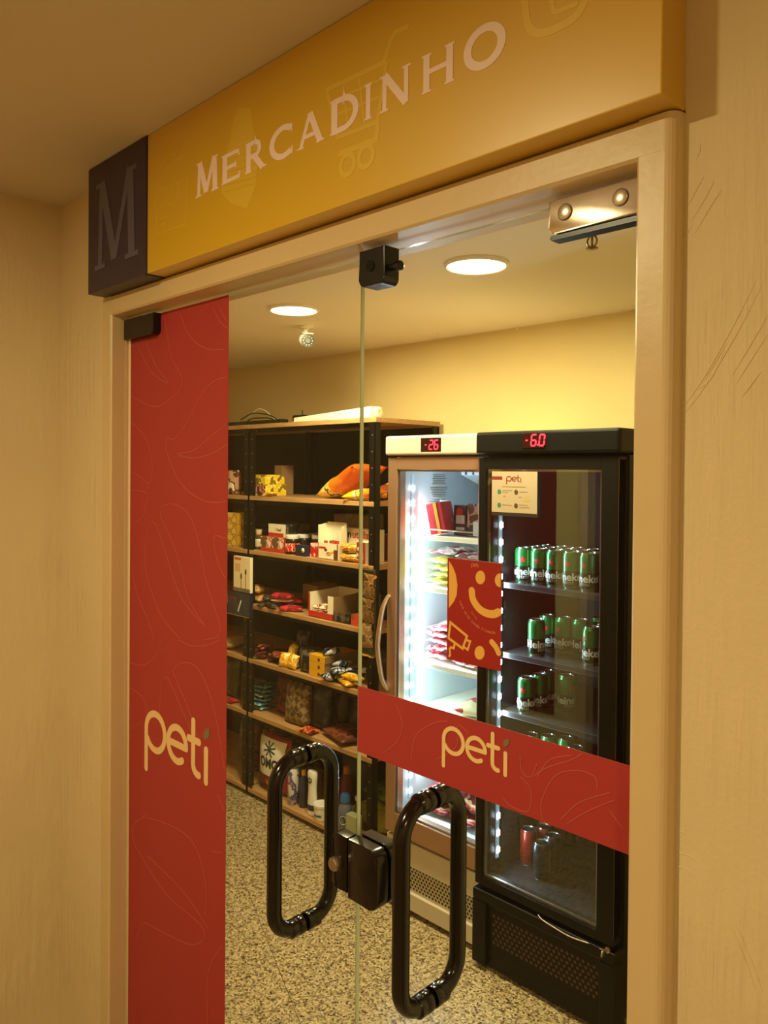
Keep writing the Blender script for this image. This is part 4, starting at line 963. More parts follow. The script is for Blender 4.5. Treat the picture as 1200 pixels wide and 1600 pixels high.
# ---- bottom board (z 0.045)
z = SZ[6]
x0 = X_(390, 1.49, 1200); x1 = X_(436, 1.49, 1200)
t = thing('detergent_bag', 'large red and white OMO laundry powder bag on the bottom board', 'bag', ((x0+x1)/2+.055, 1.535, z+.0005))
o = obj('bag_film', pouch_bm(x1-x0, .305, .09, 191, 20, 24), mat('deep_red_film', '8c1c24', .35), t)
wd = x1-x0
def bagfront(u, v, k):  # follows the bulge of the bag front
    uu = u/(wd/2); vv = 2*v/.305-1
    th = max(0, 1-abs(uu)**2.4)**.6*max(0, 1-abs(vv)**3.5)**.75
    return Vector((u, -.045*th*1.18-.0035-.0010*k, v))
def patch(bm, x0, x1, z0, z1, fm, n=8, taper=0):
    g = [[bm.verts.new(fm(x0+(x1-x0)*i/n + (taper*((.5-i/n))*(1-j/n)), z0+(z1-z0)*j/n, 1)) for i in range(n+1)] for j in range(n+1)]
    for j in range(n):
        for i in range(n): bm.faces.new((g[j][i], g[j][i+1], g[j+1][i+1], g[j+1][i]))
    return bm
obj('white_panel', patch(newbm(), -wd/2+.016, wd/2-.02, .095, .285, bagfront, 10, .03), TUBW, t, smooth=True)
tb = text_bm('OMO', .070, .003, 'CENTER'); 
for x in range(-6, 7): bmesh.ops.bisect_plane(tb, geom=tb.verts[:]+tb.edges[:]+tb.faces[:], plane_co=(x*.012, 0, 0), plane_no=(1, 0, 0))
for v in tb.verts: v.co = bagfront(v.co.x*.92, v.co.y+.140, 2.2)
obj('lettering', tb, NAVYM, t)
bm = newbm()
for a in (20, 65, 110, 150, 200, 245, 300, 340):
    r_ = .042; ribbon(bm, [(.0, .235), (r_*.5*math.cos(math.radians(a)), .235+r_*.5*math.sin(math.radians(a))), (r_*1.1*math.cos(math.radians(a)), .235+r_*.9*math.sin(math.radians(a)))], .009, lambda u, v, k: bagfront(u, v, k*1.6))
obj('splash_emblem', bm, mat('dark_green_ink', '24443c', .5), t)
obj('yellow_label', patch(newbm(), -.03, .03, .022, .075, bagfront, 4), YELC, t)
obj('red_label_top', patch(newbm(), -.03, .03, .062, .074, lambda u, v, k: bagfront(u, v, 2), 4), REDM, t)
for i, (px, yy, hh_, m) in enumerate(((384, 1.62, .27, DKR), (452, 1.66, .25, DARK), (418, 1.70, .28, DARK))):
    bag('cleaning_bag', ['dark red bag behind the laundry powder bag', 'dark bag at the back of the bottom board right of the laundry powder', 'dark tall bag at the back behind the laundry powder'][i], 'bag', .16, hh_, .08, m, X_(px, yy, 1200)+.05, yy, z, (-.05, 0, 0), 195+i)
def yb(px, Y): return X_(px, Y, 1240)
bottle('air_freshener', 'spray can with a blue cap behind the left door handle', 'spray can', yb(456, 1.50), 1.505, z, [(.027, 0), (.029, .003), (.029, .185), (.024, .205)], [(.026, .206), (.027, .210), (.027, .245), (.020, .262), (.012, .266)], mat('teal_blue_cap', '2c6c8c', .4), mat('teal_blue_cap', '2c6c8c'), pm(['b8b0c8', '7c5878', '3c4c78'], 40, seed=81), (.02, .185)) if False else None
t = thing('air_freshener', 'spray can with a blue cap behind the left door handle', 'spray can', (yb(457, 1.50), 1.505, z+.0005))
bm = newbm(); lathe(bm, [(.027, 0), (.029, .003), (.029, .165), (.023, .185)], 24); obj('body', bm, pm(['a8a0b8', '7c5070', '404c80', 'd8d0d0'], 34, seed=81), t, smooth=True)
bm = newbm(); lathe(bm, [(.025, .186), (.026, .190), (.026, .215), (.018, .232), (.010, .234)], 20); obj('cap', bm, mat('teal_blue_cap', '2c6c8c', .4), t, smooth=True)
t = thing('glass_cleaner', 'pale translucent bottle left of the spray can', 'bottle', (yb(443, 1.53), 1.54, z+.0005))
bm = newbm(); lathe(bm, [(.026, 0), (.028, .003), (.028, .13), (.012, .165)], 20); obj('body', bm, mat('pale_blue_plastic', '9cb0b8', .3), t, smooth=True)
bm = newbm(); lathe(bm, [(.013, .166), (.014, .168), (.014, .185), (.012, .188)], 16); obj('cap', bm, TUBW, t, smooth=True)
t = thing('cleaner_bottle', 'dark bottle between the spray can and the tall white bottle', 'bottle', (yb(472, 1.51), 1.52, z+.0005))
bm = newbm(); lathe(bm, [(.022, 0), (.024, .003), (.024, .10), (.018, .135), (.010, .16)], 20); obj('body', bm, mat('dark_blue_plastic', '242c40', .3), t, smooth=True)
bm = newbm(); lathe(bm, [(.011, .161), (.012, .163), (.012, .185), (.010, .187)], 16); obj('cap', bm, YELC, t, smooth=True)
# tall white cream cleanser bottle
t = thing('cleanser_bottle', 'tall cream white cleanser bottle with a round dark logo', 'bottle', (yb(486, 1.485), 1.495, z+.0005))
bm = newbm(); lathe(bm, [(.026, 0), (.031, .004), (.030, .06), (.025, .13), (.028, .175), (.031, .205), (.026, .216), (.0, .217)], 28)
for v in bm.verts: v.co.y *= .7
bd = obj('body', bm, TUBW, t, smooth=True)
bm = newbm(); poly(bm, disc2(0, .175, .0145, .0155), lambda u, v, k: Vector((u, -.7*math.sqrt(max(0, .0285**2-u*u))-.0008*k, v))); obj('round_logo', bm, mat('dark_logo_ink', '20242c'), bd)
tb = text_bm('Cif', .015, .0004, 'CENTER')
for v in tb.verts: v.co = Vector((v.co.x, -.7*math.sqrt(max(0, .0285**2-v.co.x**2))-.0016, v.co.y+.170))
obj('lettering', tb, TUBW, bd)
bm = newbm(); lathe(bm, [(.0305, .025), (.0312, .026), (.0302, .052), (.0298, .053)], 28)
for v in bm.verts: v.co.y *= .72
obj('blue_band', bm, mat('dark_blue_ink', '1c2c58'), bd)
t = thing('paste_tub', 'white tub with a lid in front of the tall white bottle', 'tub', (yb(498, 1.475), 1.492, z+.0005))
bm = newbm(); lathe(bm, [(.030, 0), (.033, .003), (.037, .060), (.037, .064)], 28); obj('body', bm, TUBW, t, smooth=True)
bm = newbm(); lathe(bm, [(.038, .0645), (.0395, .066), (.0395, .076), (.036, .080), (.030, .079), (.0, .079)], 28); obj('lid', bm, TUBW, t, smooth=True)
obj('lettering', wrap_text('Vanish', .017, .0355, -PI/2+.25, .022), NAVYM, t)
t = thing('blue_cap_bottle', 'bottle with a bright blue cap right of the left door handle', 'bottle', (yb(536, 1.49), 1.505, z+.0005))
bm = newbm(); lathe(bm, [(.030, 0), (.034, .004), (.034, .085), (.028, .115), (.018, .128)], 24); obj('body', bm, mat('grey_blue_plastic', '64687c', .3), t, smooth=True)
bm = newbm(); lathe(bm, [(.022, .129), (.024, .131), (.024, .158), (.018, .170), (0, .171)], 20); obj('cap', bm, BLUEC, t, smooth=True)
bm = newbm(); poly(bm, disc2(0, .055, .022, .024), lambda u, v, k: Vector((u, -math.sqrt(max(0, .0345**2-u*u))-.0006*k, v))); ob = obj('round_logo', bm, mat('dark_logo_ink', '20242c'), t); ob.rotation_euler = (0, 0, .5)
bm = newbm(); ribbon(bm, disc2(0, .055, .018, .020), .0025, lambda u, v, k: Vector((u, -math.sqrt(max(0, .0345**2-u*u))-.0008-.0006*k, v)), closed=True); ob = obj('logo_ring', bm, TUBW, t); ob.rotation_euler = (0, 0, .5)
t = thing('vinegar_bottle', 'small clear bottle with a white label beside the door seam', 'bottle', (yb(548, 1.50), 1.52, z+.0005))
bm = newbm(); lathe(bm, [(.020, 0), (.022, .003), (.022, .08), (.010, .115), (.009, .14)], 20); obj('body', bm, mat('amber_clear', '5c5444', .2), t, smooth=True)
bm = newbm(); lathe(bm, [(.011, .1405), (.012, .142), (.012, .158), (.010, .16)], 16); obj('cap', bm, TUBW, t, smooth=True)
bm = newbm(); lathe(bm, [(.0223, .025), (.0228, .026), (.0228, .065), (.0223, .066)], 20); obj('label', bm, TUBW, t, smooth=True)
t = thing('red_cap_bottle', 'dark bottle with a red top behind the blue capped one', 'bottle', (yb(537, 1.62), 1.64, z+.0005))
bm = newbm(); lathe(bm, [(.030, 0), (.033, .004), (.033, .15), (.016, .19)], 20); obj('body', bm, mat('dark_red_plastic', '641c18', .3), t, smooth=True)
bm = newbm(); lathe(bm, [(.017, .191), (.018, .193), (.018, .225), (.014, .23)], 16); obj('cap', bm, mat('orange_cap', 'b87028', .4), t, smooth=True)
# yellow-green floor cleaner bags at the right end
bag('cleaning_pouch', 'yellow green pouch lying low at the right end of the bottom board', 'pouch', .20, .30, .09, pm(['a0a040', '7c8430', 'b8b054'], 12, seed=85), -2.64, 1.60, z, flat(1.3), 210)
bag('cleaning_pouch', 'green pouch lying on top of the yellow green one', 'pouch', .16, .28, .06, pm(['4c6c34', '64803c', '3c5428'], 12, seed=86), -2.66, 1.68, z+.085, flat(1.5), 211)
carton('clear_box', 'pale greenish clear box beside the lowest post', 'box', -2.69, -2.62, 1.475, .04, z, .095, mat('pale_green_plastic', 'a8ac84', .25))
bag('dark_bag', 'large dark pouch standing at the back right end of the bottom board', 'pouch', .20, .25, .08, pm(['1c242c', '3c2c44', '2c343c'], 12, seed=87), -2.85, 1.70, z, (-.05, 0, .3), 212)
# things seen through the open end of the unit
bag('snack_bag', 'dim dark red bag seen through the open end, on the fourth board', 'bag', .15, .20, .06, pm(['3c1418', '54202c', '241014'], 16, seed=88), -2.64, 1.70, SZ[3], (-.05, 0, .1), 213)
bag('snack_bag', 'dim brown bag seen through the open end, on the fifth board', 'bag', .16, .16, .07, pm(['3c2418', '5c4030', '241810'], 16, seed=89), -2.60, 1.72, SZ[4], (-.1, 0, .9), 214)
# left unit, lower boards
bag('bread_bag', 'pale bread bag on the left unit at the edge of the red film', 'bag', .12, .16, .06, pm(['c0a470', 'd8c090', '9c7c50'], 14, seed=90), X_(362, 1.52, 1015)-.01, 1.54, SZ[4], flat(.2), 215)
bag('dark_bag', 'dull olive bag on the left unit, sixth board', 'bag', .14, .22, .06, pm(['38382c', '50503c', '282820'], 14, seed=91), X_(364, 1.55, 1080)-.01, 1.56, SZ[5], (-.05, 0, 0), 216)
bag('candy_packet', 'small pink packet on the left unit, sixth board edge', 'packet', .08, .06, .02, PINK, X_(361, 1.48, 1095)-.01, 1.487, SZ[5], flat(0), 217)
bag('dark_bag', 'grey green bag on the bottom board of the left unit', 'bag', .18, .24, .08, pm(['2c3430', '54605c', '1c2420'], 14, seed=92), X_(368, 1.56, 1190)-.03, 1.58, SZ[6], (-.05, 0, 0), 218)

# ================================================================== security camera, sprinkler, ceiling hooks
t = thing('security_camera', 'small white bullet security camera hanging from the shop ceiling', 'security camera', (-2.739, 1.253, CI))
bm = newbm(); lathe(bm, [(.034, 0), (.034, -.006), (.024, -.010), (.012, -.012), (.010, -.034)], 24); obj('mount', bm, WHITEP, t, smooth=True)
d = (CAM - Vector((-2.74, 1.25, 2.33))); az = math.atan2(d.y, d.x)+.15; M = Matrix.Rotation(az, 4, 'Z') @ Matrix.Rotation(.22, 4, 'Y')
bm = newbm(); lathe(bm, [(0, -.060), (.026, -.058), (.031, -.050), (.031, .052), (.029, .056), (.0, .056)], 28, axis='X')
hd = obj('housing', bm, WHITEP, t, (0, 0, -.062), M.to_euler(), smooth=True)
bm = newbm(); lathe(bm, [(.0305, .056), (.0305, .062), (.027, .063), (.0, .0625)], 28, axis='X'); obj('face_ring', bm, mat('olive_grey_face', '3c3c30', .4), hd, smooth=True)
bm = newbm(); lathe(bm, [(.012, .063), (.012, .068), (.009, .070), (0, .069)], 20, axis='X'); obj('lens', bm, mat('lens_glass', '60605c', .1, coat=1), hd, smooth=True)
bm = newbm()
for k in range(10): lathe(bm, [(.003, .0632), (.003, .0642), (0, .0646)], 8, (0, .020*math.cos(2*PI*k/10), .020*math.sin(2*PI*k/10)), 'X')
obj('infrared_lights', bm, mat('ir_grey', '9a9a90', .3), hd)
bm = newbm(); box(bm, -.050, .070, -.024, .024, .030, .034, .002); obj('sun_shield', bm, WHITEP, hd)
t = thing('sprinkler', 'brass fire sprinkler on the shop ceiling, just below the chrome door patch', 'sprinkler', (-1.079, .875, CI))
bm = newbm(); lathe(bm, [(.03, 0), (.03, -.003), (.012, -.006), (.009, -.010), (.009, -.020)], 20); obj('base', bm, STEEL, t, smooth=True)
bm = newbm()
for s in (-1, 1): tube(bm, spline([(s*.007, 0, -.019), (s*.014, 0, -.030), (s*.012, 0, -.042), (s*.003, 0, -.050)], 5), .0025, 8)
tube(bm, [(0, 0, -.019), (0, 0, -.050)], .003, 8); obj('frame', bm, mat('brass', '8a7040', .3, metal=1), t)
bm = newbm(); lathe(bm, [(0, -.050), (.016, -.051), (.017, -.054), (.004, -.056), (0, -.056)], 16); obj('deflector', bm, mat('brass', '8a7040'), t, smooth=True)
for px, py, lb in ((684, 521, 'tiny white hook in the shop ceiling, left one near the back wall'), (819, 511, 'tiny white hook in the shop ceiling, right one near the back wall')):
    p = at(px, py, Z=CI); bm = newbm(); lathe(bm, [(.004, 0), (.004, -.004), (.0018, -.006), (.0018, -.014), (.005, -.018), (0, -.022)], 10)
    o = obj('ceiling_hook', bm, WHITEP, None, (p.x, min(p.y, 1.88), CI), smooth=True); tag(o, lb, 'hook')

# ================================================================== fridges
def seven(bm, s, fm, hgt, w=None):
    """seven-segment digits"""
    seg = {'2': 'abged', '6': 'afgedc', '0': 'abcdef', '-': 'g'}; x = 0; W_ = hgt*.52; g = hgt*.06; tk = hgt*.13
    for ch in s:
        if ch == '.': poly(bm, [(x-g*1.2, 0), (x-g*1.2+tk, 0), (x-g*1.2+tk, tk), (x-g*1.2, tk)], fm); x += tk*.9; continue
        co = {'a': ((0, hgt), (W_, hgt)), 'b': ((W_, hgt), (W_, hgt/2)), 'c': ((W_, hgt/2), (W_, 0)), 'd': ((0, 0), (W_, 0)), 'e': ((0, 0), (0, hgt/2)), 'f': ((0, hgt/2), (0, hgt)), 'g': ((0, hgt/2), (W_, hgt/2))}
        for q in seg[ch]:
            (ax, ay), (bx, by) = co[q]; dx, dy = bx-ax, by-ay; l = math.hypot(dx, dy); ux, uy = dx/l*tk*.35, dy/l*tk*.35
            sl = lambda px_, py_: (x+px_+py_*.12, py_)
            k_ = .55 if ch == '-' else 1
            ribbon(bm, [sl(ax+ux, ay+uy), sl(ax+(bx-ax)*k_-ux, by-uy)], tk, fm, rnd=False)
        x += W_*(.8 if ch == '-' else 1)+tk*1.9
def grille(bm, x0, x1, z0, z1, y, pitch, r, mi=1):
    n = 0; z = z0+pitch/2; k = 0
    while z < z1-pitch*.3:
        x = x0+pitch/2+(pitch/2 if k % 2 else 0)
        while x < x1-pitch*.3:
            a = [bm.verts.new((x+r*math.cos(PI/3*q), y, z+r*math.sin(PI/3*q)*.95)) for q in range(6)]; bm.faces.new(a).material_index = mi; x += pitch
        z += pitch*.8; k += 1
def fridge(name, label, x0, x1, cab, liner, door_m, glass_m, hdr_m, gx0, gx1, gz0, gz1, dz0, dz1, shelf_zs, shelf_m, yb_=1.25, yf=1.192):
    t = thing(name, label, 'refrigerator', (x0, yb_, 0)); W_ = x1-x0; D = 1.895-yb_
    def lx(x): return x-x0
    IX0, IX1 = lx(gx0)-.012, lx(gx1)+.012; IZ0, IZ1 = gz0-.02, gz1+.01
    b = newbm()
    box(b, 0, IX0-.002, 0, D, .05, 1.815); box(b, IX1+.002, W_, 0, D, .05, 1.815); box(b, IX0-.002, IX1+.002, D-.04, D, .05, 1.815)
    box(b, IX0-.002, IX1+.002, 0, D-.04, .05, IZ0-.004); box(b, IX0-.002, IX1+.002, 0, D-.04, IZ1+.004, 1.815)
    obj('cabinet', b, cab, t)
    b = newbm()
    box(b, IX0-.0018, IX0, .001, D-.045, IZ0, IZ1); box(b, IX1, IX1+.0018, .001, D-.045, IZ0, IZ1); box(b, IX0, IX1, D-.05, D-.0405, IZ0, IZ1); box(b, IX0, IX1, .001, D-.05, IZ0-.0035, IZ0); box(b, IX0, IX1, .001, D-.05, IZ1, IZ1+.0035)
    obj('liner', b, liner, t)
    hd = obj('header', box(newbm(), -.004, W_+.004, yf-yb_-.012, D, 1.82, 1.897, .010, seg=3), hdr_m, t)
    # door: frame, gasket and pane
    dy0, dy1 = yf-yb_, -.006
    b = newbm(); X0, X1 = lx(x0)+.004, lx(x1)-.006
    box(b, X0, lx(gx0), dy0, dy1, dz0, dz1, .003); box(b, lx(gx1), X1, dy0, dy1, dz0, dz1, .003); box(b, lx(gx0), lx(gx1), dy0+.0003, dy1, dz0, gz0, .0005); box(b, lx(gx0), lx(gx1), dy0+.0003, dy1, gz1, dz1, .0005)
    dr_ = obj('door', b, door_m, t)
    obj('pane', box(newbm(), lx(gx0)+.0005, lx(gx1)-.0005, dy0+.006, dy0+.010, gz0+.0005, gz1-.0005), glass_m, dr_)
    b = newbm(); g = .008
    for (a, c, e, f) in ((lx(gx0), lx(gx0)+g, gz0, gz1), (lx(gx1)-g, lx(gx1), gz0, gz1), (lx(gx0)+g, lx(gx1)-g, gz0, gz0+g), (lx(gx0)+g, lx(gx1)-g, gz1-g, gz1)): box(b, a, c, dy0+.012, dy0+.02, e, f)
    obj('pane_spacer', b, STEEL, dr_)
    sh = []
    for z in shelf_zs:
        b = newbm(); box(b, IX0+.004, IX1-.004, .055, D-.07, z-.006, z); box(b, IX0+.004, IX1-.004, .048, .055, z-.016, z+.004, .002)
        sh.append(obj('shelf', b, shelf_m, t))
    # LED strip on the left inner wall
    b = newbm(); box(b, IX0+.0005, IX0+.006, .035, .050, gz0+.03, gz1-.02); st = obj('led_strip', b, LEDBAR, t)
    b = newbm(); z = gz0+.05
    while z < gz1-.07:
        box(b, IX0+.006, IX0+.0095, .034, .050, z, z+.018); z += .062
    obj('led_dots', b, LEDM, st)
    for dx in (.04, W_-.04):
        for dy in (.05, D-.06):
            bm = newbm(); lathe(bm, [(.018, 0), (.020, .004), (.012, .010), (.010, .052)], 12, (dx, dy, 0)); obj('foot', bm, BLK, t)
    return t, hd, dr_, lx
WX0, WX1 = -2.199, -1.714
FRY = 1.298
fw, hd, fdoor, lx = fridge('upright_freezer', 'white upright freezer with a glass door and a display reading -26', WX0, WX1, WHITE, LINER, ALU, FGLASS, WHITE, -2.146, -1.737, .390, 1.765, .309, 1.811, [1.498, 1.290, .985, .790], WHITEP, FRY, 1.238)
# its lower front with perforated band
b = newbm(); box(b, 0, WX1-WX0, -.045, -.001, .022, .090, .003); box(b, 0, WX1-WX0, -.045, -.001, .195, .290, .003); box(b, 0, WX1-WX0, -.030, -.001, .090, .195)
lf = obj('lower_panel', b, WHITE, fw)
b = newbm(); grille(b, .03, WX1-WX0-.02, .096, .190, -.0304, .0165, .0056, 0); obj('vent_holes', b, BLK, lf)
ds = obj('display', box(newbm(), lx(-2.008), lx(-1.905), -.0725, -.070, 1.832, 1.886, .001), DARKDISP, hd)
b = newbm(); seven(b, '-26', lambda u, v, k: Vector((lx(-1.988)+u, -.0728-.0008*k, 1.842+v)), .034); obj('digits', b, REDLED, ds)
bm = newbm(); tube(bm, spline([(lx(-2.186), -.060, 1.254), (lx(-2.194), -.085, 1.205), (lx(-2.198), -.105, 1.09), (lx(-2.198), -.105, 1.03), (lx(-2.194), -.086, .925), (lx(-2.186), -.060, .880)], 8), .0105, 12)
obj('handle', bm, CHROME, fdoor, smooth=True)
# instruction sticker on the inner left wall, fan cover above
b = newbm()
rr = random.Random(4)
for i in range(20):
    zz = 1.742-.0075*i; l = .05+.05*rr.random(); 
    if i in (6, 13): continue
    box(b, lx(-2.1575), lx(-2.1568), .14+(.06-l/2), .14+(.06+l/2)+.02, zz, zz+.0026)
obj('instruction_text', b, INKGR, fw)
b = newbm(); box(b, lx(-2.10), lx(-1.78), .28, .52, 1.66, 1.775, .01)
for v in b.verts:
    if v.co.z < 1.70 and v.co.y < .33: v.co.z += .08
fc = obj('fan_cover', b, LINER, fw)
b = newbm()
for i in range(7): box(b, lx(-2.07)+.038*i, lx(-2.07)+.038*i+.006, 0.276, .282, 1.745, 1.772)
obj('vent_slots', b, SMOKE, fc)
# area light of the strips (the strip gives the light)
def strip_light(par, X, Y_, z0, z1, watt, size=.02):
    ld = bpy.data.lights.new('led_light', 'AREA'); ld.shape = 'RECTANGLE'; ld.size = size; ld.size_y = z1-z0; ld.energy = watt; ld.color = COOL
    lo = link(bpy.data.objects.new('led_light', ld)); lo.parent = par; lo.location = (X, Y_, (z0+z1)/2); lo.rotation_euler = (PI/2, 0, 0)
    lo.rotation_euler = Matrix(((0, 0, -1), (1, 0, 0), (0, -1, 0))).transposed().to_euler() if False else Vector((1, .55, 0)).to_track_quat('-Z', 'Y').to_euler()
    return lo
# freezer content
def wx(px, Y_, py): return at(px, py, Y=Y_).x
zt = 1.500
o = carton('frozen_box', 'red frozen food box with a yellow stripe, leaning on the top freezer shelf', 'box', 0, .07, 1.36, .10, zt, .125, mat('bright_red_card', 'c01c2c', .4), REDM)
obj('yellow_stripe', box(newbm(), .034, .048, -.0008, 0, .001, .124), YELC, o)
rest(o, -2.068, 1.42, zt, (0, -.22, .25))
o = carton('frozen_box', 'dark frozen pasta box with a red emblem beside the leaning red box', 'box', -2.018, -1.952, 1.44, .05, zt, .122, mat('dark_brown_card', '38201c', .4), DARK)
bm = newbm(); poly(bm, disc2(.030, .094, .017), lambda u, v, k: Vector((u, -.0005*k, v))); obj('red_emblem', bm, REDM, o)
obj('pale_label', box(newbm(), .012, .056, -.0006, 0, .048, .082), mat('pale_brown_label', 'c0a898', .5), o)
obj('pale_strip', box(newbm(), .012, .056, -.0006, 0, .022, .034), mat('pale_brown_label', 'c0a898', .5), o)
o = carton('frozen_box', 'brown meat picture frozen box at the right of the top freezer shelf', 'box', -1.948, -1.880, 1.44, .05, zt, .130, pm(['5c3428', 'c08c74', '2c1814'], 40, seed=95), DARK)
obj('white_label', box(newbm(), .030, .056, -.0008, 0, .002, .06), TUBW, o)
bag('frozen_bag', 'crumpled white frozen bag near the lights on the top freezer shelf', 'bag', .062, .135, .05, pm(['f0ece4', 'd8b088', 'f0ece4'], 24, seed=96), -2.118, 1.372, zt, (-.1, .1, .2), 230)
o = obj('wire_rail', tube(newbm(), [(lx(-2.15), .045, 1.526), (lx(-1.75), .045, 1.526)], .002, 6), STEEL, fw)
YG = pm(['d8cc60', 'f0e8c0', 'a0982c', 'c8c8b0'], 22, seed=97); PK = pm(['b8283c', 'e0a0a0', 'a01c30', 'e8c8c8'], 34, seed=98); PKB = pm(['9c2430', 'd8a070', 'e8d8b0', '781c28'], 24, seed=99)
ORD = ['lowest', 'second from below', 'third from below', 'fourth from below', 'topmost']
n = 0
for i in range(5):
    for s, xx in enumerate((-2.055, -1.905)):
        bag('frozen_bag', 'yellow and cream frozen bag on the second freezer shelf, %s %s' % (('left pile', 'right pile')[s], ORD[i]), 'bag', .135, .20, .0185, YG if i < 4 else pm(['c8a0a8', 'e8e4dc', '8c3c48'], 22, seed=100), xx+.008*((i*7) % 3-1), 1.485, 1.291+.021*i, flat(.1*((i*5) % 3-1)), 240+n, wave=.009); n += 1
for i in range(5):
    for s, xx in enumerate((-2.055, -1.905)):
        bag('meat_pack', 'pink meat pack on the third freezer shelf, %s %s' % (('left pile', 'right pile')[s], ORD[i]), 'pack', .135, .20, .0185, PK, xx+.008*((i*7) % 3-1), 1.485, .986+.021*i, flat(.12*((i*5) % 3-1)), 260+n, wave=.009); n += 1
bag('frozen_bag', 'yellow and red frozen bag at the right of the fourth freezer shelf', 'bag', .13, .18, .05, pm(['d8c060', 'a83038', 'e8e0b0'], 18, seed=101), -1.915, 1.47, .791, flat(.15), 280)
for i, (xx, yy, zz, rz) in enumerate(((-2.05, 1.45, 0, .1), (-1.89, 1.45, 0, -.1), (-2.04, 1.46, .052, .05), (-1.885, 1.46, .052, -.05), (-1.96, 1.47, .104, .2))):
    bag('frozen_snack_bag', 'red and cream snack bag at the bottom of the freezer, '+['left one', 'front right one', 'second layer left', 'second layer right', 'topmost'][i], 'bag', .15, .20, .042, PKB, xx, yy, .371+zz, flat(rz), 290+i, wave=.010)

# ---- black beer cooler
BX0, BX1 = -1.703, -1.157
fb, hd, bdoor, lx = fridge('beer_cooler', 'black glass door beer cooler with a display reading -6.0', BX0, BX1, BLKM, LINERD, BLKM, FGLASSD, BLKM, -1.668, -1.222, .330, 1.768, .300, 1.81, [1.357, 1.105, .895, .665], mat('dark_wire_shelf', '3a383a', .4, metal=.3))
b = newbm(); box(b, -.004, BX1-BX0+.004, -.062, -.001, .245, .282, .006); box(b, -.004, .055, -.062, -.001, .02, .245, .004); box(b, BX1-BX0-.05, BX1-BX0+.004, -.062, -.001, .02, .245, .004); box(b, .055, BX1-BX0-.05, -.045, -.001, .02, .245)
lf = obj('lower_panel', b, BLKM, fb)
b = newbm(); grille(b, .07, BX1-BX0-.06, .10, .215, -.0454, .0195, .0062, 0); obj('vent_holes', b, mat('vent_brown', '4a2c20', .4), lf)
ds = obj('display', box(newbm(), lx(-1.506), lx(-1.420), -.0725, -.070, 1.838, 1.888, .001), DARKDISP, hd)
b = newbm(); seven(b, '-6.0', lambda u, v, k: Vector((lx(-1.496)+u, -.0728-.0008*k, 1.846+v)), .036); obj('digits', b, REDLED, ds)
obj('edge_strip', box(newbm(), BX1-BX0-.0075, BX1-BX0-.0060, -.056, -.008, .32, 1.80), STEEL, bdoor)
# notice on the cooler door
nt_ = thing('payment_notice', 'cream printed notice with peti logo stuck at the top left of the cooler door', 'notice', (-1.640, 1.1915, 1.608))
ww, hh = .186, .152
obj('sheet', box(newbm(), 0, ww, -.0012, 0, 0, hh), PAPER, nt_)
obj('dark_base_strip', box(newbm(), 0, ww, -.0016, -.0012, 0, .012), mat('dark_print', '241c18', .5), nt_)
obj('dark_tab', box(newbm(), 0, .044, -.0016, -.0012, .124, .135), INKR, nt_)
bm = newbm(); peti(bm, lambda u, v, k: Vector((.062+u*.0262, -.0012-.0004*k, .118+v*.021)), .13); obj('peti_logo', bm, INKR, nt_)
for i, (cx, cz, m) in enumerate(((.032, .082, INKG), (.102, .082, INKB), (.032, .036, INKG), (.102, .036, INKB))):
    bm = newbm(); poly(bm, disc2(cx, cz, .0075, .0085), lambda u, v, k: Vector((u, -.0012-.0004*k, v))); obj('step_dot', bm, m, nt_)
b = newbm()
for (x, zz, l) in ((.045, .099, .095), (.045, .086, .040), (.045, .079, .024), (.115, .082, .034), (.045, .036, .040), (.115, .038, .034), (.115, .030, .042), (.048, .066, .010), (.112, .064, .012)):
    box(b, x, x+l, -.0015, -.0012, zz, zz+.0030)
obj('text_lines', b, INKGR, nt_)
obj('small_picture', box(newbm(), .132, .156, -.0015, -.0012, .052, .072), mat('tan_print', 'a89468', .6), nt_)
# hinge wire and key
bm = newbm(); tube(bm, spline([(lx(-1.43), -.064, .296), (lx(-1.41), -.068, .288), (lx(-1.36), -.072, .284), (lx(-1.30), -.072, .280), (lx(-1.24), -.066, .284)], 6), .0022, 6); obj('wire_latch', bm, STEEL, lf)
ky = thing('key', 'small metal key in the lock at the bottom right of the cooler door', 'key', (-1.178, 1.188, .290))
bm = newbm(); lathe(bm, [(.009, 0), (.009, -.006), (0, -.007)], 14, axis='Y'); obj('lock_barrel', bm, STEEL, ky, smooth=True)
bm = newbm(); box(bm, -.0015, .0015, -.024, -.006, -.004, .004); lathe(bm, [(.0, -.0015), (.011, -.0015), (.011, .0015), (0, .0015)], 14, (0, -.030, 0), 'X'); obj('key_bow', bm, STEEL, ky)
bm = newbm(); box(bm, -.022, .0, -.012, -.009, -.003, .002); obj('key_tag', bm, STEEL, ky)

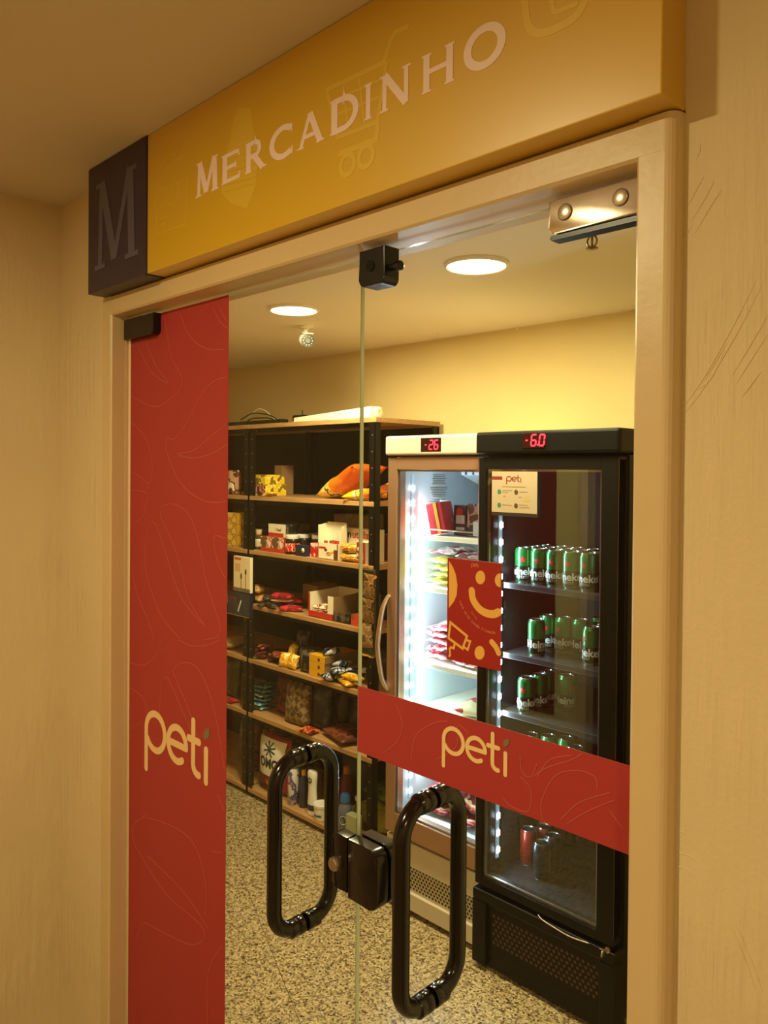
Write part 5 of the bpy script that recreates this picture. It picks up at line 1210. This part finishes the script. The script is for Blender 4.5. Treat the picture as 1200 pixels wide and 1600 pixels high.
# ---- cans
GREEN = mat('green_can', '1c7c3c', .28, metal=.65, coat=.3); GREEND = mat('dark_green_band', '0c2416', .3, metal=.5); SILVER = mat('can_silver', 'd0d0cc', .25, metal=1); STAR = mat('can_star_red', 'c82428', .4); CANW = mat('can_white', 'e6ece6', .4)
CR, CH = .0310, .128
def can_proto(name, body, band=True, txt=True):
    t = thing(name, 'x', 'can')
    bm = newbm(); lathe(bm, [(.024, .0015), (.027, .0), (CR*.90, .003), (CR, .010), (CR, CH-.016), (CR*.96, CH-.010), (.0265, CH-.003)], 28); obj('body', bm, body, t, smooth=True)
    bm = newbm(); lathe(bm, [(.0265, CH-.0028), (.0272, CH-.001), (.0268, CH), (.0255, CH-.001), (.0245, CH-.005), (0, CH-.005)], 28); ld = obj('lid', bm, SILVER, t, smooth=True)
    bm = newbm(); box(bm, -.004, .004, -.012, .006, CH-.0045, CH-.0035); obj('pull_tab', bm, SILVER, ld)
    bm = newbm(); lathe(bm, [(.0235, .0016), (.0272, -.0004), (CR*.905, .0028), (CR*.93, .0052)], 28); obj('base_rim', bm, SILVER, t, smooth=True)
    if txt:
        bm = newbm(); lathe(bm, [(CR-.0002, .010), (CR+.0003, .0105), (CR+.0003, .061), (CR-.0002, .0615)], 28); obj('dark_band', bm, GREEND, t, smooth=True)
        obj('lettering', wrap_text('Heineken', .0375, CR, -PI/2, .0300, .0010), CANW, t)
        bm = newbm(); pts = []
        for k in range(10):
            r_ = .0135 if k % 2 == 0 else .006; a = PI/2+PI*k/5; pts.append((r_*math.cos(a), .086+r_*math.sin(a)))
        def cyl(u, v, k, rr=CR): a = -PI/2+u/rr; return Vector(((rr+.0007*k)*math.cos(a), (rr+.0007*k)*math.sin(a), v))
        c0 = bm.verts.new(cyl(0, .086, 1)); vs = [bm.verts.new(cyl(p[0], p[1], 1)) for p in pts]
        for i in range(10): bm.faces.new((c0, vs[i], vs[(i+1) % 10]))
        obj('star', bm, STAR, t)
        bm = newbm()
        for yy in (.0255, .0225, .019):
            for k in range(8): 
                a0 = -.8+.2*k; ribbon(bm, [(a0*CR, yy), ((a0+.12)*CR, yy)], .0010, cyl, rnd=False)
        obj('small_lettering', bm, CANW, t)
        bm = newbm()
        ribbon(bm, [(CR*1.75, .030), (CR*1.75, .052), (CR*2.2, .052), (CR*2.2, .030)], .0012, cyl, closed=True, rnd=False)
        for k in range(4): ribbon(bm, [(CR*1.76, .034+.0045*k), (CR*2.19, .034+.0045*k)], .0008, cyl, rnd=False)
        obj('panel_lettering', bm, CANW, t)
    return t
proto = can_proto('beer_can', GREEN); used = False
GTOP = 'green beer cans on the top shelf of the cooler'
cans = []
for r in range(3):
    for c in range(5 if r < 2 else 4):
        x = -1.633+.0665*c+.0015*((r*3+c) % 2); y = 1.375+.072*r
        if r == 0: lb = 'green beer can in the front row of the top cooler shelf, '+['leftmost', 'second from left', 'middle one', 'second from right', 'rightmost'][c]
        else: lb = 'green beer can in the %s row of the top cooler shelf, %s' % (('second', 'third')[r-1], ['leftmost', 'second from left', 'middle one', 'second from right', 'rightmost'][c])
        cans.append((x, y, 1.3575, [.55, .35, .05, -.05, -.1][c] if r == 0 else random.uniform(0, 6), lb, GTOP if r else 'front row of beer cans on the top cooler shelf'))
G2 = 'green beer cans on the second shelf of the cooler'
for x, y, a, lb in ((-1.566, 1.364, 1.55, 'green beer can at the front left of the second cooler shelf'), (-1.585, 1.462, .35, 'green beer can behind the front left one on the second shelf'), (-1.520, 1.468, -.2, 'green beer can in the middle of the second cooler shelf'),
                    (-1.455, 1.475, 1.3, 'green beer can right of the middle one, dim, on the second shelf'), (-1.361, 1.390, -.45, 'green beer can nearest the right edge of the second shelf'), (-1.356, 1.462, 0, 'green beer can directly behind the rightmost one on the second shelf'), (-1.352, 1.534, 2, 'green beer can at the very back right of the second shelf'), (-1.430, 1.560, 2, 'green beer can at the back middle of the second shelf')):
    cans.append((x, y, 1.1055, a, lb, None))
for x, y, a, lb in ((-1.595, 1.346, .15, 'green beer can at the front left of the third cooler shelf'), (-1.585, 1.412, .1, 'green beer can second in the left column of the third shelf'), (-1.590, 1.478, -.2, 'green beer can third in the left column of the third shelf'), (-1.510, 1.475, 1.15, 'green beer can standing right of the column on the third shelf')):
    cans.append((x, y, .8955, a, lb, None))
for px, py, lb in ((828, 1146, 'can of which only the top shows above the red band, leftmost'), (852, 1151, 'can of which only the top shows above the red band, second'), (874, 1157, 'can of which only the top shows above the red band, third'), (898, 1166, 'can of which only the top shows above the red band, rightmost')):
    p = at(px, py, Z=.665+CH); cans.append((max(p.x, -1.625), p.y, .6655, 1.0, lb, None))
for i, (x, y, z, a, lb, g) in enumerate(cans):
    o = proto if i == 0 else copy_tree(proto)
    o.location = (x, y, z); o.rotation_euler = (0, 0, a); o['label'] = lb
    if g: o['group'] = g
    elif 'group' in o: del o['group']
REDC = mat('red_can', '7c2018', .3, metal=.5); GOLDC = mat('gold_can', 'a87c34', .3, metal=.7); BLKC = mat('dark_can', '1c242c', .3, metal=.5)
p2 = can_proto('soda_can', REDC, txt=False); p3 = can_proto('soda_can', BLKC, txt=False); p4 = can_proto('soda_can', GOLDC, txt=False)
def put(pr_, first, px, py, lb):
    p = at(px, py, Z=.311+CH+.006); o = pr_ if first else copy_tree(pr_); o.location = (max(p.x, -1.63), min(p.y, 1.80), .3115); o['label'] = lb
put(p2, True, 826, 1292, 'red can on the cooler floor, behind the dark one'); put(p2, False, 806, 1284, 'red can on the cooler floor nearest the light strip')
put(p4, True, 818, 1262, 'gold can at the back left of the cooler floor'); put(p4, False, 842, 1268, 'gold can at the back middle of the cooler floor')
put(p3, True, 847, 1313, 'dark can with a bright rim at the front of the cooler floor'); put(p3, False, 864, 1302, 'dark can right behind the front one on the cooler floor'); put(p3, False, 858, 1280, 'dark can at the back right of the cooler floor')
WTR = mk_glass('water_bottle_plastic', (.80, .88, .95), 1.9)
t = thing('water_bottle', 'tall clear water bottle with pale blue label, right end of the top cooler shelf', 'bottle', (-1.268, 1.345, 1.3575))
bm = newbm(); lathe(bm, [(.026, 0), (.031, .004), (.031, .06), (.028, .08), (.031, .10), (.031, .16), (.024, .20), (.012, .225), (.012, .235)], 24); obj('body', bm, WTR, t, smooth=True)
bm = newbm(); lathe(bm, [(.0313, .075), (.0318, .078), (.0318, .145), (.0313, .148)], 24); obj('label', bm, mat('pale_blue_label', 'a8c0d8', .4), t, smooth=True)
bm = newbm(); lathe(bm, [(.0135, .2355), (.014, .237), (.014, .252), (.012, .254)], 16); obj('cap', bm, BLUEC, t, smooth=True)
# the red banner on the inner side of the front wall, seen mirrored in the cooler door
t = thing('red_banner', 'tall dark red banner inside on the front wall, mirrored in the cooler door', 'banner', (-2.55, YI+.0125, .55))
obj('sheet', box(newbm(), -.44, .44, 0, .003, 0, 1.5), mat('banner_red', '781c1c', .5), t)
bm = newbm(); peti(bm, lambda u, v, k: Vector((.25-u*.22, .0035+.0006*k, 1.12+v*.22)), .12); obj('peti_logo', bm, CREAM, t)
# LED strip light sources
strip_light(fw, -2.140-WX0, .043, .47, 1.68, 13.0)
strip_light(fb, -1.660-BX0, .043, .38, 1.70, 10.0)

# ------------------------------------------------------------------ settle the goods so that nothing cuts through its neighbours
from mathutils.bvhtree import BVHTree
def geo(root):
    V, T = [], []
    def walk(o, M):
        M = M @ o.matrix_basis
        if o.type == 'MESH':
            n = len(V); V.extend(M @ v.co for v in o.data.vertices); T.extend(tuple(n+i for i in p.vertices) for p in o.data.polygons)
        for c in o.children: walk(c, M)
    walk(root, Matrix()); return V, T
def bb(V): return [min(v[i] for v in V) for i in range(3)], [max(v[i] for v in V) for i in range(3)]
FIXED = {'shelving_unit', 'upright_freezer', 'beer_cooler', 'ceiling_light', 'security_camera', 'sprinkler', 'shop_sign', 'warning_poster', 'payment_notice', 'key', 'red_banner', 'ceiling_hook', 'cable', 'hanging_bag'}
tops = [o for o in COL.objects if o.parent is None and 'category' in o]
placed = []
for o in tops:
    if o.name.split('.')[0] in FIXED:
        V, T = geo(o); placed.append((BVHTree.FromPolygons(V, T), bb(V)))
def clash(V, T, d):
    lo, hi = bb(V); lo = [lo[i]+d[i] for i in range(3)]; hi = [hi[i]+d[i] for i in range(3)]; me_ = None
    for B, (l, h) in placed:
        if all(lo[i] <= h[i] and l[i] <= hi[i] for i in range(3)):
            if me_ is None: me_ = BVHTree.FromPolygons([v+Vector(d) for v in V], T)
            if me_.overlap(B): return True
    return False
UPF = {'chips_bag', 'soda_can'}
for o in tops:
    if o.name.split('.')[0] in FIXED: continue
    V, T = geo(o); lo, hi = bb(V); d = (0, 0, 0); ymax = (1.885 if lo[0] < -2.45 else 1.83)-hi[1]
    if clash(V, T, d):
        h = hi[2]-lo[2]; cand = []
        up = [(0, 0, .002*k) for k in range(1, 60)]; back = [(0, .004*k, 0) for k in range(1, 60) if .004*k < ymax]
        side = [(sx*.004*k, .004*j, 0) for j in range(0, 40, 2) if .004*j < ymax for k in range(1, 10) for sx in (1, -1)]
        side.sort(key=lambda q: abs(q[0])+q[1])
        mixq = sorted([(sx, sy, .003*k) for sx in (0, .006, -.006, .014, -.014, .024, -.024, .04, -.04) for sy in (0, .006, .012, .02, .035, .05, .08, .11) if sy <= max(ymax, 0) for k in range(0, 22)], key=lambda q: abs(q[0])+q[1]*.8+q[2]*1.3)
        order = mixq+up+back+side if (h < .062 and o.name.split('.')[0] not in ('small_packet', 'cookie_pack')) else back[:12]+side+back[12:]+up
        for q in order:
            if not clash(V, T, q): d = q; break
        else: print('UNSETTLED', o.name)
        o.location = Vector(o.location)+Vector(d)
    placed.append((BVHTree.FromPolygons([v+Vector(d) for v in V], T), bb([v+Vector(d) for v in V])))
